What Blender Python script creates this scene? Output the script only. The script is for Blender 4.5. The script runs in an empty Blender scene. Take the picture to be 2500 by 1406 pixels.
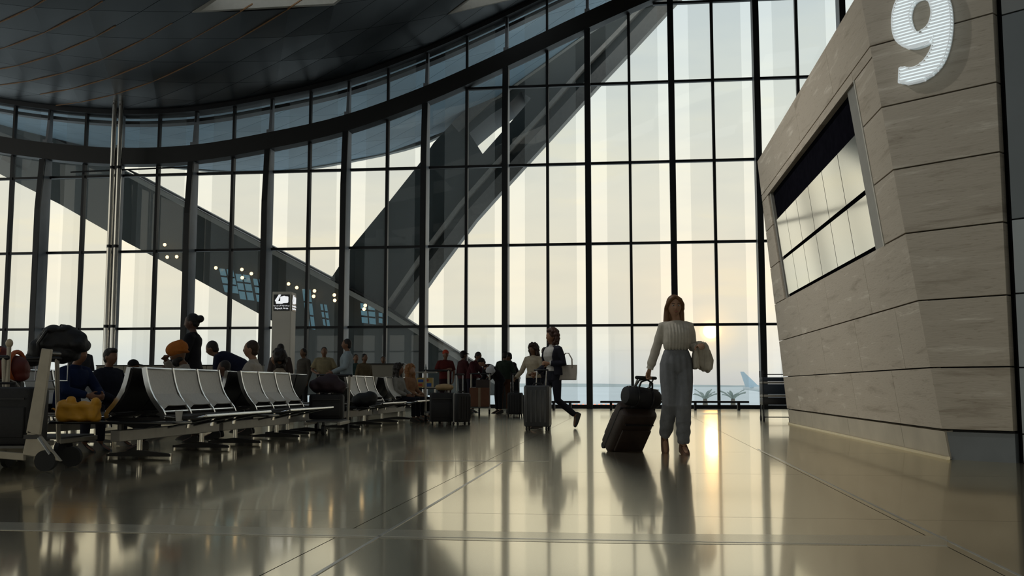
import bpy, bmesh, math, random
import numpy as np
from mathutils import Vector, Matrix
from mathutils.geometry import tessellate_polygon

random.seed(7)
scn = bpy.context.scene
COL = scn.collection
V = Vector

# ------------------------------------------------------------------ camera
FPX, CAMZ, HZ = 2450.0, 0.72, 944.0
PIT = math.atan((HZ - 703) / FPX)
cd = bpy.data.cameras.new('camera'); cam = bpy.data.objects.new('camera', cd); COL.objects.link(cam)
cam.location = (0, 0, CAMZ); cam.rotation_euler = (math.pi / 2 + PIT, 0, 0)
cd.sensor_width = 36; cd.lens = 36 * FPX / 2500; cd.clip_end = 9000; cd.clip_start = .05
scn.camera = cam
vs = scn.view_settings
vs.view_transform = 'Standard'; vs.look = 'None'; vs.exposure = 0.0; vs.gamma = 1; vs.use_curve_mapping = False
scn.cycles.max_bounces = 8; scn.cycles.diffuse_bounces = 5; scn.cycles.transparent_max_bounces = 12

def ray(x, y):
    a = (x - 1250) / FPX; b = (703 - y) / FPX
    return V((a, math.cos(PIT) - b * math.sin(PIT), math.sin(PIT) + b * math.cos(PIT)))
CAM = V((0, 0, CAMZ))
def G(x, y, z=0.0):
    d = ray(x, y); return CAM + d * ((z - CAMZ) / d.z)
def AT(x, y, Y):
    d = ray(x, y); return CAM + d * (Y / d.y)
def PL(x, y, P, n):
    d = ray(x, y); return CAM + d * ((P - CAM).dot(n) / d.dot(n))

# ------------------------------------------------------------------ sky and sun
SUN = ray(1735, 808).normalized()
w = bpy.data.worlds.new('sky'); scn.world = w; w.use_nodes = True
nt = w.node_tree; nt.nodes.clear()
def N(t, typ, **k):
    n = t.nodes.new(typ)
    for a, b in k.items(): setattr(n, a, b)
    return n
def ramp(t, stops, src=None, mode='EASE'):
    r = N(t, 'ShaderNodeValToRGB'); r.color_ramp.interpolation = mode
    e = r.color_ramp.elements
    while len(e) > 1: e.remove(e[-1])
    e[0].position = stops[0][0]; e[0].color = (*stops[0][1], 1)
    for p, c in stops[1:]:
        q = e.new(p); q.color = (*c, 1)
    if src: t.links.new(src, r.inputs[0])
    return r
tc = N(nt, 'ShaderNodeTexCoord'); sep = N(nt, 'ShaderNodeSeparateXYZ'); nt.links.new(tc.outputs['Generated'], sep.inputs[0])
sky = ramp(nt, [(0.0, (.66, .71, .70)), (.02, (.74, .78, .74)), (.05, (.88, .87, .74)), (.10, (1.0, .93, .74)), (.18, (.96, .93, .78)), (.27, (.84, .88, .80)), (.36, (.74, .82, .81)), (.6, (.68, .77, .82)), (1, (.60, .70, .80))], sep.outputs[2], 'LINEAR')
dot = N(nt, 'ShaderNodeVectorMath', operation='DOT_PRODUCT'); nt.links.new(tc.outputs['Generated'], dot.inputs[0]); dot.inputs[1].default_value = SUN
ang = N(nt, 'ShaderNodeMath', operation='ARCCOSINE'); nt.links.new(dot.outputs['Value'], ang.inputs[0])
glow = ramp(nt, [(0, (.16, .07, -.30)), (.05, (.09, .03, -.25)), (.12, (.02, .008, -.06)), (.28, (0, 0, 0)), (1, (0, 0, 0))], ang.outputs[0], 'EASE')
disc = ramp(nt, [(0, (5.0, 4.3, 2.4)), (.0058, (5.0, 4.1, 2.2)), (.0078, (.9, .5, .12)), (.012, (.18, .08, .0)), (.03, (0, 0, 0))], ang.outputs[0], 'LINEAR')
cn = N(nt, 'ShaderNodeTexNoise'); cn.inputs['Scale'].default_value = 7; cn.inputs['Detail'].default_value = 5
cmp_ = N(nt, 'ShaderNodeMapping'); cmp_.inputs['Scale'].default_value = (1, 1, 4.5); nt.links.new(tc.outputs['Generated'], cmp_.inputs[0]); nt.links.new(cmp_.outputs[0], cn.inputs[0])
cl = ramp(nt, [(.40, (.955, .965, .985)), (.56, (1.0, 1.0, 1.0)), (.66, (1.05, 1.03, .98))], cn.outputs[0])
mulc = N(nt, 'ShaderNodeMix', data_type='RGBA', blend_type='MULTIPLY'); mulc.inputs[0].default_value = 1
nt.links.new(sky.outputs[0], mulc.inputs[6]); nt.links.new(cl.outputs[0], mulc.inputs[7])
def add(t, a, b):
    m = N(t, 'ShaderNodeVectorMath', operation='ADD'); t.links.new(a, m.inputs[0]); t.links.new(b, m.inputs[1]); return m.outputs[0]
tot = add(nt, add(nt, mulc.outputs[2], glow.outputs[0]), disc.outputs[0])
bg = N(nt, 'ShaderNodeBackground'); bg.inputs[1].default_value = 1.0; nt.links.new(tot, bg.inputs[0])
wo = N(nt, 'ShaderNodeOutputWorld'); nt.links.new(bg.outputs[0], wo.inputs[0])
sl = bpy.data.lights.new('sun', 'SUN'); so = bpy.data.objects.new('sun', sl); COL.objects.link(so)
sl.energy = 0.007; sl.angle = math.radians(.9); sl.color = (1, .55, .18)
so.location = SUN * 60; so.rotation_euler = (-SUN).to_track_quat('-Z', 'Y').to_euler()

FILL_SPOTW = 640
# ------------------------------------------------------------------ materials
MATS = {}
def mat(name, col=(.5, .5, .5), rough=.6, metal=0.0, spec=.5, var=.0, vscale=8, bump=0, bscale=60, emit=None, estr=0, ior=None, coat=0, stretch=None, trans=0):
    if name in MATS: return MATS[name]
    m = bpy.data.materials.new(name); m.use_nodes = True; t = m.node_tree; b = t.nodes['Principled BSDF']; MATS[name] = m
    b.inputs['Base Color'].default_value = (*col, 1); b.inputs['Roughness'].default_value = rough; b.inputs['Metallic'].default_value = metal
    b.inputs['Specular IOR Level'].default_value = spec
    if ior: b.inputs['IOR'].default_value = ior
    if coat: b.inputs['Coat Weight'].default_value = coat; b.inputs['Coat Roughness'].default_value = .1
    if emit: b.inputs['Emission Color'].default_value = (*emit, 1); b.inputs['Emission Strength'].default_value = estr
    c = None
    if var or bump:
        c = N(t, 'ShaderNodeTexCoord'); src = c.outputs['Object']
        if stretch:
            mp = N(t, 'ShaderNodeMapping'); mp.inputs['Scale'].default_value = stretch; t.links.new(src, mp.inputs[0]); src = mp.outputs[0]
    if var:
        n = N(t, 'ShaderNodeTexNoise'); n.inputs['Scale'].default_value = vscale; n.inputs['Detail'].default_value = 6; t.links.new(src, n.inputs[0])
        lo = tuple(x * (1 - var) for x in col); hi = tuple(min(1, x * (1 + var)) for x in col)
        r = ramp(t, [(.3, lo), (.7, hi)], n.outputs[0], 'LINEAR'); t.links.new(r.outputs[0], b.inputs['Base Color'])
    if bump:
        n2 = N(t, 'ShaderNodeTexNoise'); n2.inputs['Scale'].default_value = bscale; n2.inputs['Detail'].default_value = 4; t.links.new(src, n2.inputs[0])
        bp = N(t, 'ShaderNodeBump'); bp.inputs['Strength'].default_value = bump; bp.inputs['Distance'].default_value = .01
        t.links.new(n2.outputs[0], bp.inputs['Height']); t.links.new(bp.outputs[0], b.inputs['Normal'])
    if trans:
        tr = N(t, 'ShaderNodeBsdfTranslucent'); tr.inputs[0].default_value = (*col, 1); mx = N(t, 'ShaderNodeMixShader'); mx.inputs[0].default_value = trans
        o = t.nodes['Material Output']; t.links.new(b.outputs[0], mx.inputs[1]); t.links.new(tr.outputs[0], mx.inputs[2]); t.links.new(mx.outputs[0], o.inputs[0])
    return m
def cloth(col, rough=.85):
    return mat('cloth_%02x%02x%02x' % tuple(int(x * 255) for x in col), col, rough, spec=.2, var=.12, vscale=14, bump=.25, bscale=90)
def skinm(col=(.30, .16, .095)):
    return mat('skin_%02x' % int(col[0] * 255), col, .5, spec=.4, var=.06, vscale=20)

def glass(name, tint, gl, veil=0.0, gcol=(1, 1, 1)):
    m = bpy.data.materials.new(name); m.use_nodes = True; t = m.node_tree; t.nodes.clear()
    o = N(t, 'ShaderNodeOutputMaterial'); tr = N(t, 'ShaderNodeBsdfTransparent'); tr.inputs[0].default_value = (*tint, 1)
    g = N(t, 'ShaderNodeBsdfGlossy'); g.inputs['Roughness'].default_value = .01; g.inputs[0].default_value = (*gcol, 1)
    lw = N(t, 'ShaderNodeFresnel'); lw.inputs[0].default_value = 1.45
    mm = N(t, 'ShaderNodeMath', operation='MULTIPLY'); mm.inputs[1].default_value = gl; t.links.new(lw.outputs[0], mm.inputs[0])
    mx = N(t, 'ShaderNodeMixShader'); t.links.new(mm.outputs[0], mx.inputs[0]); t.links.new(tr.outputs[0], mx.inputs[1]); t.links.new(g.outputs[0], mx.inputs[2])
    out = mx.outputs[0]
    if veil:
        tl = N(t, 'ShaderNodeBsdfTranslucent'); tl.inputs[0].default_value = (.9, .93, .92, 1)
        m2 = N(t, 'ShaderNodeMixShader'); m2.inputs[0].default_value = veil; t.links.new(out, m2.inputs[1]); t.links.new(tl.outputs[0], m2.inputs[2]); out = m2.outputs[0]
    t.links.new(out, o.inputs[0]); return m
GL_CLEAR = glass('clear_glass', (.985, .99, .985), .8)
GL_COAT = glass('coated_glass', (.84, .85, .845), 1.0, .07)

def floor_mat(name, lo, hi, rough, sc=3.0, gpow=.90):
    m = bpy.data.materials.new(name); m.use_nodes = True; t = m.node_tree; b = t.nodes['Principled BSDF']
    c = N(t, 'ShaderNodeNewGeometry'); n = N(t, 'ShaderNodeTexNoise'); n.inputs['Scale'].default_value = sc; n.inputs['Detail'].default_value = 8
    t.links.new(c.outputs['Position'], n.inputs[0]); r = ramp(t, [(.35, lo), (.65, hi)], n.outputs[0], 'LINEAR')
    n3 = N(t, 'ShaderNodeTexNoise'); n3.inputs['Scale'].default_value = 140; t.links.new(c.outputs['Position'], n3.inputs[0])
    r3 = ramp(t, [(.35, (.75, .75, .75)), (.65, (1.2, 1.2, 1.2))], n3.outputs[0]); mm = N(t, 'ShaderNodeMix', data_type='RGBA', blend_type='MULTIPLY'); mm.inputs[0].default_value = 1
    t.links.new(r.outputs[0], mm.inputs[6]); t.links.new(r3.outputs[0], mm.inputs[7]); t.links.new(mm.outputs[2], b.inputs['Base Color'])
    n2 = N(t, 'ShaderNodeTexNoise'); n2.inputs['Scale'].default_value = .8; n2.inputs['Detail'].default_value = 2; t.links.new(c.outputs['Position'], n2.inputs[0])
    bp = N(t, 'ShaderNodeBump'); bp.inputs['Strength'].default_value = .10; bp.inputs['Distance'].default_value = .01; t.links.new(n2.outputs[0], bp.inputs['Height'])
    df_ = N(t, 'ShaderNodeBsdfDiffuse'); t.links.new(mm.outputs[2], df_.inputs[0]); t.nodes.remove(b)
    g1 = N(t, 'ShaderNodeBsdfGlossy'); g2 = N(t, 'ShaderNodeBsdfGlossy'); gl_ = N(t, 'ShaderNodeMixShader'); gl_.inputs[0].default_value = .42
    for k_, (g_, r_) in enumerate(((g1, rough), (g2, rough * 3.2))):
        g_.inputs[0].default_value = (1, .935, .78, 1); g_.inputs['Roughness'].default_value = r_; t.links.new(bp.outputs[0], g_.inputs['Normal']); t.links.new(g_.outputs[0], gl_.inputs[1 + k_])
    fr_ = N(t, 'ShaderNodeLayerWeight'); fr_.inputs[0].default_value = .5
    pw_ = ramp(t, [(0, (.05,) * 3), (.55, (.22,) * 3), (.78, (.74,) * 3), (.88, (gpow,) * 3), (1, (.97,) * 3)], fr_.outputs['Facing'], 'LINEAR')
    mx_ = N(t, 'ShaderNodeMixShader'); t.links.new(pw_.outputs[0], mx_.inputs[0]); t.links.new(df_.outputs[0], mx_.inputs[1]); t.links.new(gl_.outputs[0], mx_.inputs[2]); t.links.new(mx_.outputs[0], t.nodes['Material Output'].inputs[0])
    return m
FLOOR = floor_mat('polished_floor', (.12, .11, .085), (.17, .155, .125), .075)
STRIPE = floor_mat('pale_floor_stone', (.26, .24, .20), (.34, .32, .27), .12, 6, .80)
INLAY = mat('inlay_strip', (.55, .52, .45), .2, var=.1)

def stone_mat(name, lo, mid, hi):
    m = bpy.data.materials.new(name); m.use_nodes = True; t = m.node_tree; b = t.nodes['Principled BSDF']
    c = N(t, 'ShaderNodeTexCoord'); oi = N(t, 'ShaderNodeObjectInfo'); ad = N(t, 'ShaderNodeVectorMath', operation='ADD')
    ml = N(t, 'ShaderNodeMath', operation='MULTIPLY'); ml.inputs[1].default_value = 37; t.links.new(oi.outputs['Random'], ml.inputs[0])
    t.links.new(c.outputs['Object'], ad.inputs[0]); t.links.new(ml.outputs[0], ad.inputs[1])
    mp = N(t, 'ShaderNodeMapping'); mp.inputs['Scale'].default_value = (.55, .55, 5.5); t.links.new(ad.outputs[0], mp.inputs[0])
    n = N(t, 'ShaderNodeTexNoise'); n.inputs['Scale'].default_value = 1.5; n.inputs['Detail'].default_value = 9; n.inputs['Roughness'].default_value = .62; n.inputs['Distortion'].default_value = .5; t.links.new(mp.outputs[0], n.inputs[0])
    r = ramp(t, [(.26, lo), (.45, mid), (.58, mid), (.74, hi)], n.outputs[0], 'LINEAR')
    n2 = N(t, 'ShaderNodeTexNoise'); n2.inputs['Scale'].default_value = 9; n2.inputs['Detail'].default_value = 8; mp2 = N(t, 'ShaderNodeMapping'); mp2.inputs['Scale'].default_value = (1, 1, 7); t.links.new(ad.outputs[0], mp2.inputs[0]); t.links.new(mp2.outputs[0], n2.inputs[0])
    r2 = ramp(t, [(.27, (.78, .75, .72)), (.40, (1, 1, 1)), (1, (1.05, 1.05, 1.05))], n2.outputs[0], 'LINEAR')
    mm = N(t, 'ShaderNodeMix', data_type='RGBA', blend_type='MULTIPLY'); mm.inputs[0].default_value = 1
    t.links.new(r.outputs[0], mm.inputs[6]); t.links.new(r2.outputs[0], mm.inputs[7]); t.links.new(mm.outputs[2], b.inputs['Base Color'])
    b.inputs['Roughness'].default_value = .6; b.inputs['Specular IOR Level'].default_value = .3
    bp = N(t, 'ShaderNodeBump'); bp.inputs['Strength'].default_value = .18; bp.inputs['Distance'].default_value = .01; t.links.new(n2.outputs[0], bp.inputs['Height']); t.links.new(bp.outputs[0], b.inputs['Normal'])
    return m
STONE = stone_mat('travertine', (.30, .25, .19), (.48, .42, .34), (.72, .66, .56))
PLINTH = mat('plinth_stone', (.42, .37, .29), .45, var=.15, vscale=2)
DARKM = mat('dark_metal', (.013, .013, .015), .45, .3, var=.15, vscale=3)
FINM = mat('mullion_metal', (.22, .235, .26), .5, .2, var=.1, vscale=2)
BAND = mat('band_metal', (.012, .011, .011), .5, .2, var=.15, vscale=2)
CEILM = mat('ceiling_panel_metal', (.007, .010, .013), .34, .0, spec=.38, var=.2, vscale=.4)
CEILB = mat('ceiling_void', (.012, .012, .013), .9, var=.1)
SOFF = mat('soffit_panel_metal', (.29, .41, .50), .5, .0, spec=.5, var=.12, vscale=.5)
BRONZE = mat('bronze_seam', (.34, .17, .07), .5, .0, var=.2, emit=(1, .45, .16), estr=.0)
CHROME = mat('chrome', (.62, .62, .62), .16, 1.0, var=.05)
STEEL = mat('brushed_steel', (.66, .64, .60), .14, 1.0, var=.1, stretch=(40, 40, 1))
ALU = mat('anodised_beam', (.33, .31, .28), .45, .4, var=.08)
BLACKP = mat('black_plastic', (.008, .008, .010), .4, var=.2)
BLACKL = mat('black_laminate', (.012, .012, .013), .22, var=.2)
RUBBER = mat('black_rubber', (.012, .012, .012), .7, var=.2)
MESHF = mat('grey_mesh_fabric', (.74, .71, .65), .5, spec=.5, var=.06, vscale=40, bump=.3, bscale=300, trans=.08)
MESHB = mat('dark_shell_back', (.016, .014, .015), .6, var=.2)
WHITEE = mat('lit_white_acrylic', (.8, .82, .82), .4, emit=(.86, .95, .97), estr=.30, var=.02)
WHITEP = mat('white_print', (.8, .8, .8), .5, emit=(.95, .97, 1), estr=.75, var=.02)

# ------------------------------------------------------------------ mesh builder
class MB:
    def __init__(s): s.v = []; s.f = []; s.m = []; s.cm = 0
    def add(s, vs, fs):
        o = len(s.v); s.v += [V(q) for q in vs]; s.f += [[i + o for i in q] for q in fs]; s.m += [s.cm] * len(fs); return s
    def box(s, c, d, R=None):
        c = V(c); x, y, z = d[0] / 2, d[1] / 2, d[2] / 2
        vs = [V((a * x, b * y, e * z)) for a in (-1, 1) for b in (-1, 1) for e in (-1, 1)]
        if R is not None: vs = [R @ q for q in vs]
        return s.add([q + c for q in vs], [(0, 1, 3, 2), (4, 6, 7, 5), (0, 4, 5, 1), (2, 3, 7, 6), (0, 2, 6, 4), (1, 5, 7, 3)])
    def rbox(s, c, d, r, R=None, seg=3):
        # box with rounded vertical (local z) edges and softened rims
        c = V(c); x, y, z = d[0] / 2, d[1] / 2, d[2] / 2; r = min(r, x, y); pts = []
        for cx, cy, a0 in ((x - r, y - r, 0), (-x + r, y - r, 90), (-x + r, -y + r, 180), (x - r, -y + r, 270)):
            for k in range(seg + 1):
                a = math.radians(a0 + 90 * k / seg); pts.append((cx, cy, math.cos(a), math.sin(a)))
        n = len(pts); e = min(r * .5, z * .6); vs = []
        for zz, rr in ((-z, r - e), (-z + e * .3, r - e * .3), (-z + e, r), (z - e, r), (z - e * .3, r - e * .3), (z, r - e)):
            for cx, cy, ca, sa in pts: vs.append(V((cx + rr * ca, cy + rr * sa, zz)))
        if R is not None: vs = [R @ q for q in vs]
        fs = [list(range(n))[::-1]]
        for k in range(5):
            for i in range(n): fs.append((k * n + i, k * n + (i + 1) % n, (k + 1) * n + (i + 1) % n, (k + 1) * n + i))
        fs.append([5 * n + i for i in range(n)])
        return s.add([q + c for q in vs], fs)
    def prism(s, pts, d):
        # pts: planar 3D polygon; d: extrusion vector
        pts = [V(q) for q in pts]; n = len(pts); d = V(d); tri = tessellate_polygon([pts])
        vs = pts + [q + d for q in pts]
        fs = [tuple(q) for q in tri] + [tuple(i + n for i in q)[::-1] for q in tri]
        fs += [(i, (i + 1) % n, (i + 1) % n + n, i + n) for i in range(n)]
        return s.add(vs, fs)
    def prismh(s, pts, hole, d):
        pts = [V(q) for q in pts]; hole = [V(q) for q in hole]; a = pts + hole; n, k = len(pts), len(hole); d = V(d)
        tri = tessellate_polygon([pts, hole]); T = n + k
        fs = [tuple(q) for q in tri] + [tuple(i + T for i in q)[::-1] for q in tri]
        fs += [(i, (i + 1) % n, (i + 1) % n + T, i + T) for i in range(n)]
        fs += [(n + i, n + (i + 1) % k, n + (i + 1) % k + T, n + i + T) for i in range(k)]
        return s.add(a + [q + d for q in a], fs)
    def rings(s, R, cap=True):
        n = len(R[0]); vs = [q for r in R for q in r]; fs = []
        for k in range(len(R) - 1):
            for i in range(n): fs.append((k * n + i, k * n + (i + 1) % n, (k + 1) * n + (i + 1) % n, (k + 1) * n + i))
        if cap: fs.append(list(range(n))[::-1]); fs.append([(len(R) - 1) * n + i for i in range(n)])
        return s.add(vs, fs)
    def tube(s, P, rad, n=8, round_=False, flat=1.0):
        P = [V(q) for q in P]
        if not hasattr(rad, '__len__'): rad = [rad] * len(P)
        if round_:
            t0 = (P[0] - P[1]).normalized(); t1 = (P[-1] - P[-2]).normalized(); r0, r1 = rad[0], rad[-1]
            P = [P[0] + t0 * r0 * .95, P[0] + t0 * r0 * .6] + P + [P[-1] + t1 * r1 * .6, P[-1] + t1 * r1 * .95]
            rad = [r0 * .25, r0 * .75] + list(rad) + [r1 * .75, r1 * .25]
        R = []; up = None
        for i, q in enumerate(P):
            a = P[max(i - 1, 0)]; b = P[min(i + 1, len(P) - 1)]; t = (b - a).normalized()
            if up is None: up = V((0, 0, 1)) if abs(t.z) < .9 else V((0, 1, 0))
            x = t.cross(up).normalized(); y = x.cross(t).normalized(); up = y
            R.append([q + (x * math.cos(2 * math.pi * k / n) * flat + y * math.sin(2 * math.pi * k / n)) * rad[i] for k in range(n)])
        return s.rings(R)
    def ell(s, c, r, R=None, n=14, m=9):
        c = V(c); vs = [V((0, 0, -r[2]))]; 
        for j in range(1, m):
            a = math.pi * j / m
            for i in range(n):
                b = 2 * math.pi * i / n; vs.append(V((r[0] * math.sin(a) * math.cos(b), r[1] * math.sin(a) * math.sin(b), -r[2] * math.cos(a))))
        vs.append(V((0, 0, r[2])))
        if R is not None: vs = [R @ q for q in vs]
        fs = [(0, 1 + (i + 1) % n, 1 + i) for i in range(n)]
        for j in range(m - 2):
            for i in range(n): fs.append((1 + j * n + i, 1 + j * n + (i + 1) % n, 1 + (j + 1) * n + (i + 1) % n, 1 + (j + 1) * n + i))
        L = len(vs) - 1; o = 1 + (m - 2) * n
        fs += [(o + i, o + (i + 1) % n, L) for i in range(n)]
        return s.add([q + c for q in vs], fs)
    def mesh(s, name, mats, smooth=False):
        me = bpy.data.meshes.new(name); me.from_pydata([tuple(q) for q in s.v], [], s.f)
        mats = mats if isinstance(mats, (list, tuple)) else [mats]
        for m in mats: me.materials.append(m)
        if len(mats) > 1: me.polygons.foreach_set('material_index', s.m)
        bm = bmesh.new(); bm.from_mesh(me); bmesh.ops.recalc_face_normals(bm, faces=bm.faces); bm.to_mesh(me); bm.free()
        if smooth:
            me.polygons.foreach_set('use_smooth', [True] * len(me.polygons))
            try: me.set_sharp_from_angle(angle=math.radians(42))
            except Exception: pass
        me.update(); return me
    def build(s, name, mats, parent=None, smooth=False, world=False, bevel=0):
        if world and parent is not None:
            inv = (Matrix.LocRotScale(parent.location, parent.rotation_euler, parent.scale)).inverted()
            if parent.parent is not None: inv = inv @ Matrix.LocRotScale(parent.parent.location, parent.parent.rotation_euler, parent.parent.scale).inverted()
            s.v = [inv @ q for q in s.v]
        o = bpy.data.objects.new(name, s.mesh(name, mats, smooth)); COL.objects.link(o)
        if parent is not None: o.parent = parent
        if bevel:
            b = o.modifiers.new('bevel', 'BEVEL'); b.width = bevel; b.segments = 2; b.limit_method = 'ANGLE'
        return o
def part(name, me, parent, loc=(0, 0, 0), rot=None):
    o = bpy.data.objects.new(name, me); COL.objects.link(o); o.parent = parent; o.location = loc
    if rot: o.rotation_euler = rot
    return o
def tag(o, label=None, cat=None, group=None, kind=None):
    if label: o['label'] = label
    if cat: o['category'] = cat
    if group: o['group'] = group
    if kind: o['kind'] = kind
    return o
def thing(name, label, cat, loc=(0, 0, 0), rz=0, group=None, kind=None):
    o = bpy.data.objects.new(name, None); COL.objects.link(o); o.location = loc; o.rotation_euler = (0, 0, rz); o.empty_display_size = .1
    return tag(o, label, cat, group, kind)
TMP = bpy.data.scenes.new('workbench')
def solid(mb, vox, name, m, parent, it=4, disp=None):
    me = bpy.data.meshes.new(name); me.from_pydata([tuple(q) for q in mb.v], [], mb.f)
    o = bpy.data.objects.new(name, me); TMP.collection.objects.link(o)
    r = o.modifiers.new('r', 'REMESH'); r.mode = 'VOXEL'; r.voxel_size = vox; r.adaptivity = 0
    if it: q = o.modifiers.new('s', 'SMOOTH'); q.factor = .5; q.iterations = it
    with bpy.context.temp_override(scene=TMP, view_layer=TMP.view_layers[0]): dg = bpy.context.evaluated_depsgraph_get()
    me2 = bpy.data.meshes.new_from_object(o.evaluated_get(dg)); o.modifiers.clear()
    TMP.collection.objects.unlink(o); COL.objects.link(o)
    o.data = me2; bpy.data.meshes.remove(me); me2.name = name; me2.materials.clear(); me2.materials.append(m)
    if disp:
        for vt in me2.vertices: vt.co = vt.co + disp(vt.co.copy(), vt.normal.copy())
    me2.polygons.foreach_set('use_smooth', [True] * len(me2.polygons)); o.parent = parent
    return o
def interp(tab, x):
    return float(np.interp(x, [a for a, _ in tab], [b for _, b in tab]))
def spline(tab):
    xs = np.array([a for a, _ in tab], float); ys = np.array([b for _, b in tab], float); m = np.gradient(ys, xs)
    def f(x):
        x = min(max(x, xs[0]), xs[-1]); i = int(min(max(np.searchsorted(xs, x) - 1, 0), len(xs) - 2)); h = xs[i + 1] - xs[i]; t = (x - xs[i]) / h
        return float((2 * t**3 - 3 * t**2 + 1) * ys[i] + (t**3 - 2 * t**2 + t) * h * m[i] + (-2 * t**3 + 3 * t**2) * ys[i + 1] + (t**3 - t**2) * h * m[i + 1])
    return f

# ------------------------------------------------------------------ facade frame: s along the glass (to the right), w inwards
F0 = G(1640, 997); SL = .12
TT = V((1, -SL, 0)).normalized(); NN = V((SL, 1, 0)).normalized()
def FP(s, w_, z): return F0 + TT * s - NN * w_ + V((0, 0, z))
BAY, ROW, S0 = 2.83, 2.785, 0.13
RZ = math.atan2(TT.y, TT.x)
SMIN, SMAX, WMAX = -33.83, 11.45, 40.0
zc = spline([(-40, 15.5), (-34, 13.9), (-28, 12.15), (-24.6, 11.37), (-22.5, 11.02), (-19.7, 10.74), (-16.7, 10.77), (-14.1, 11.12), (-11.3, 11.66), (-8.4, 12.6), (-5.5, 13.8), (-2.8, 15.0), (0, 16.15), (4, 17.5), (8, 18.2), (12, 18.3)])
bt = lambda s: zc(s) - 1.43
bb = lambda s: zc(s) - 2.03

# ------------------------------------------------------------------ floor
fl = MB().box((0, 0, 0), (SMAX - SMIN + 1, WMAX + 1, .1)).build('floor', FLOOR)
fl.location = FP((SMIN + SMAX) / 2, WMAX / 2 - .1, -.08); fl.rotation_euler = (0, 0, RZ); tag(fl, kind='structure')
slab = MB().box((0, 0, 0), (BAY - .006, BAY - .006, .03)).mesh('floor_slab', FLOOR)
mi = fl.matrix_basis.inverted()
for i in range(16):
    for j in range(14):
        p_ = FP(SMIN + BAY * (i + .5), BAY * (j + .5), -.015)
        part('floor_slab', slab, fl, mi @ p_)
def inlay(name, quad, m, h=.0012):
    pts = [V((q.x, q.y, -.02)) for q in quad]
    MB().prism(pts, (0, 0, .02 + h)).build(name, m, fl, world=True)
inlay('pale_band', [G(-300, 1269), G(1500, 1303), G(2312, 1308), G(2312, 1333), G(1500, 1326.5), G(-300, 1289)], STRIPE)
def inlay_line(p0, p1, wd):
    a, b = G(*p0), G(*p1); n = (b - a).cross(V((0, 0, 1))).normalized() * wd / 2
    inlay('inlay_strip', [a - n, b - n, b + n, a + n], INLAY, .0024)
inlay_line((700, 1446), (1225, 1130), .018); inlay_line((1850, 1096), (2560, 1440), .014)
inlay_line((930, 1125), (1340, 1126), .03); inlay_line((-300, 1289), (2312, 1333), .014)

# ------------------------------------------------------------------ enclosing walls behind and beside the camera
WALLM = mat('plaster_wall', (.5, .48, .45), .8, var=.06, vscale=1)
def wall_piece(name, s0, s1, w0, w1, z0, z1, m, parent=None):
    mb = MB(); q = [FP(s0, w0, z0), FP(s1, w0, z0), FP(s1, w1, z0), FP(s0, w1, z0)]
    o = mb.prism(q, (0, 0, z1 - z0)).build(name, m, parent, world=True)
    return o
WA, WB = FP(-30, 0, 0), V((-10.5, -7.5, 0)); wdv = (WB - WA); wln = wdv.length; wdv.normalize(); wnv = V((-wdv.y, wdv.x, 0))
if wnv.x > 0: wnv = -wnv
def lwall(name, a, b, z0, z1, parent=None):
    p0, p1 = WA + wdv * a, WA + wdv * b
    return MB().prism([V((q.x, q.y, z0)) for q in (p0, p1, p1 + wnv * .4, p0 + wnv * .4)], (0, 0, z1 - z0)).build(name, WALLM, parent, world=True)
wl = tag(lwall('wall_left', 0, wln + 1, 0, .5), kind='structure')  # unseen wall, slanted and opened up to light the stone side
lwall('lintel', -6, wln + 1, 12.5, 17, wl)
for i in range(16): lwall('pier', wln * i / 15 - .12, wln * i / 15 + .12, .5, 12.5, wl)
tag(wall_piece('wall_right', SMAX, SMAX + .4, 0, WMAX, 0, 19, WALLM), kind='structure')
wb = tag(wall_piece('wall_back', SMIN - .4, SMAX + .4, WMAX, WMAX + .4, 0, .6, WALLM), kind='structure')
wall_piece('lintel', SMIN - .4, SMAX + .4, WMAX, WMAX + .4, 4.6, 19, WALLM, wb)
for i in range(17):
    s_ = SMIN + BAY * i; wall_piece('pier', s_ - .14, s_ + .14, WMAX, WMAX + .4, .6, 4.6, WALLM, wb)
for z in (3.3,): wall_piece('rail', SMIN, SMAX, WMAX + .1, WMAX + .2, z, z + .12, WALLM, wb)

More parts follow.
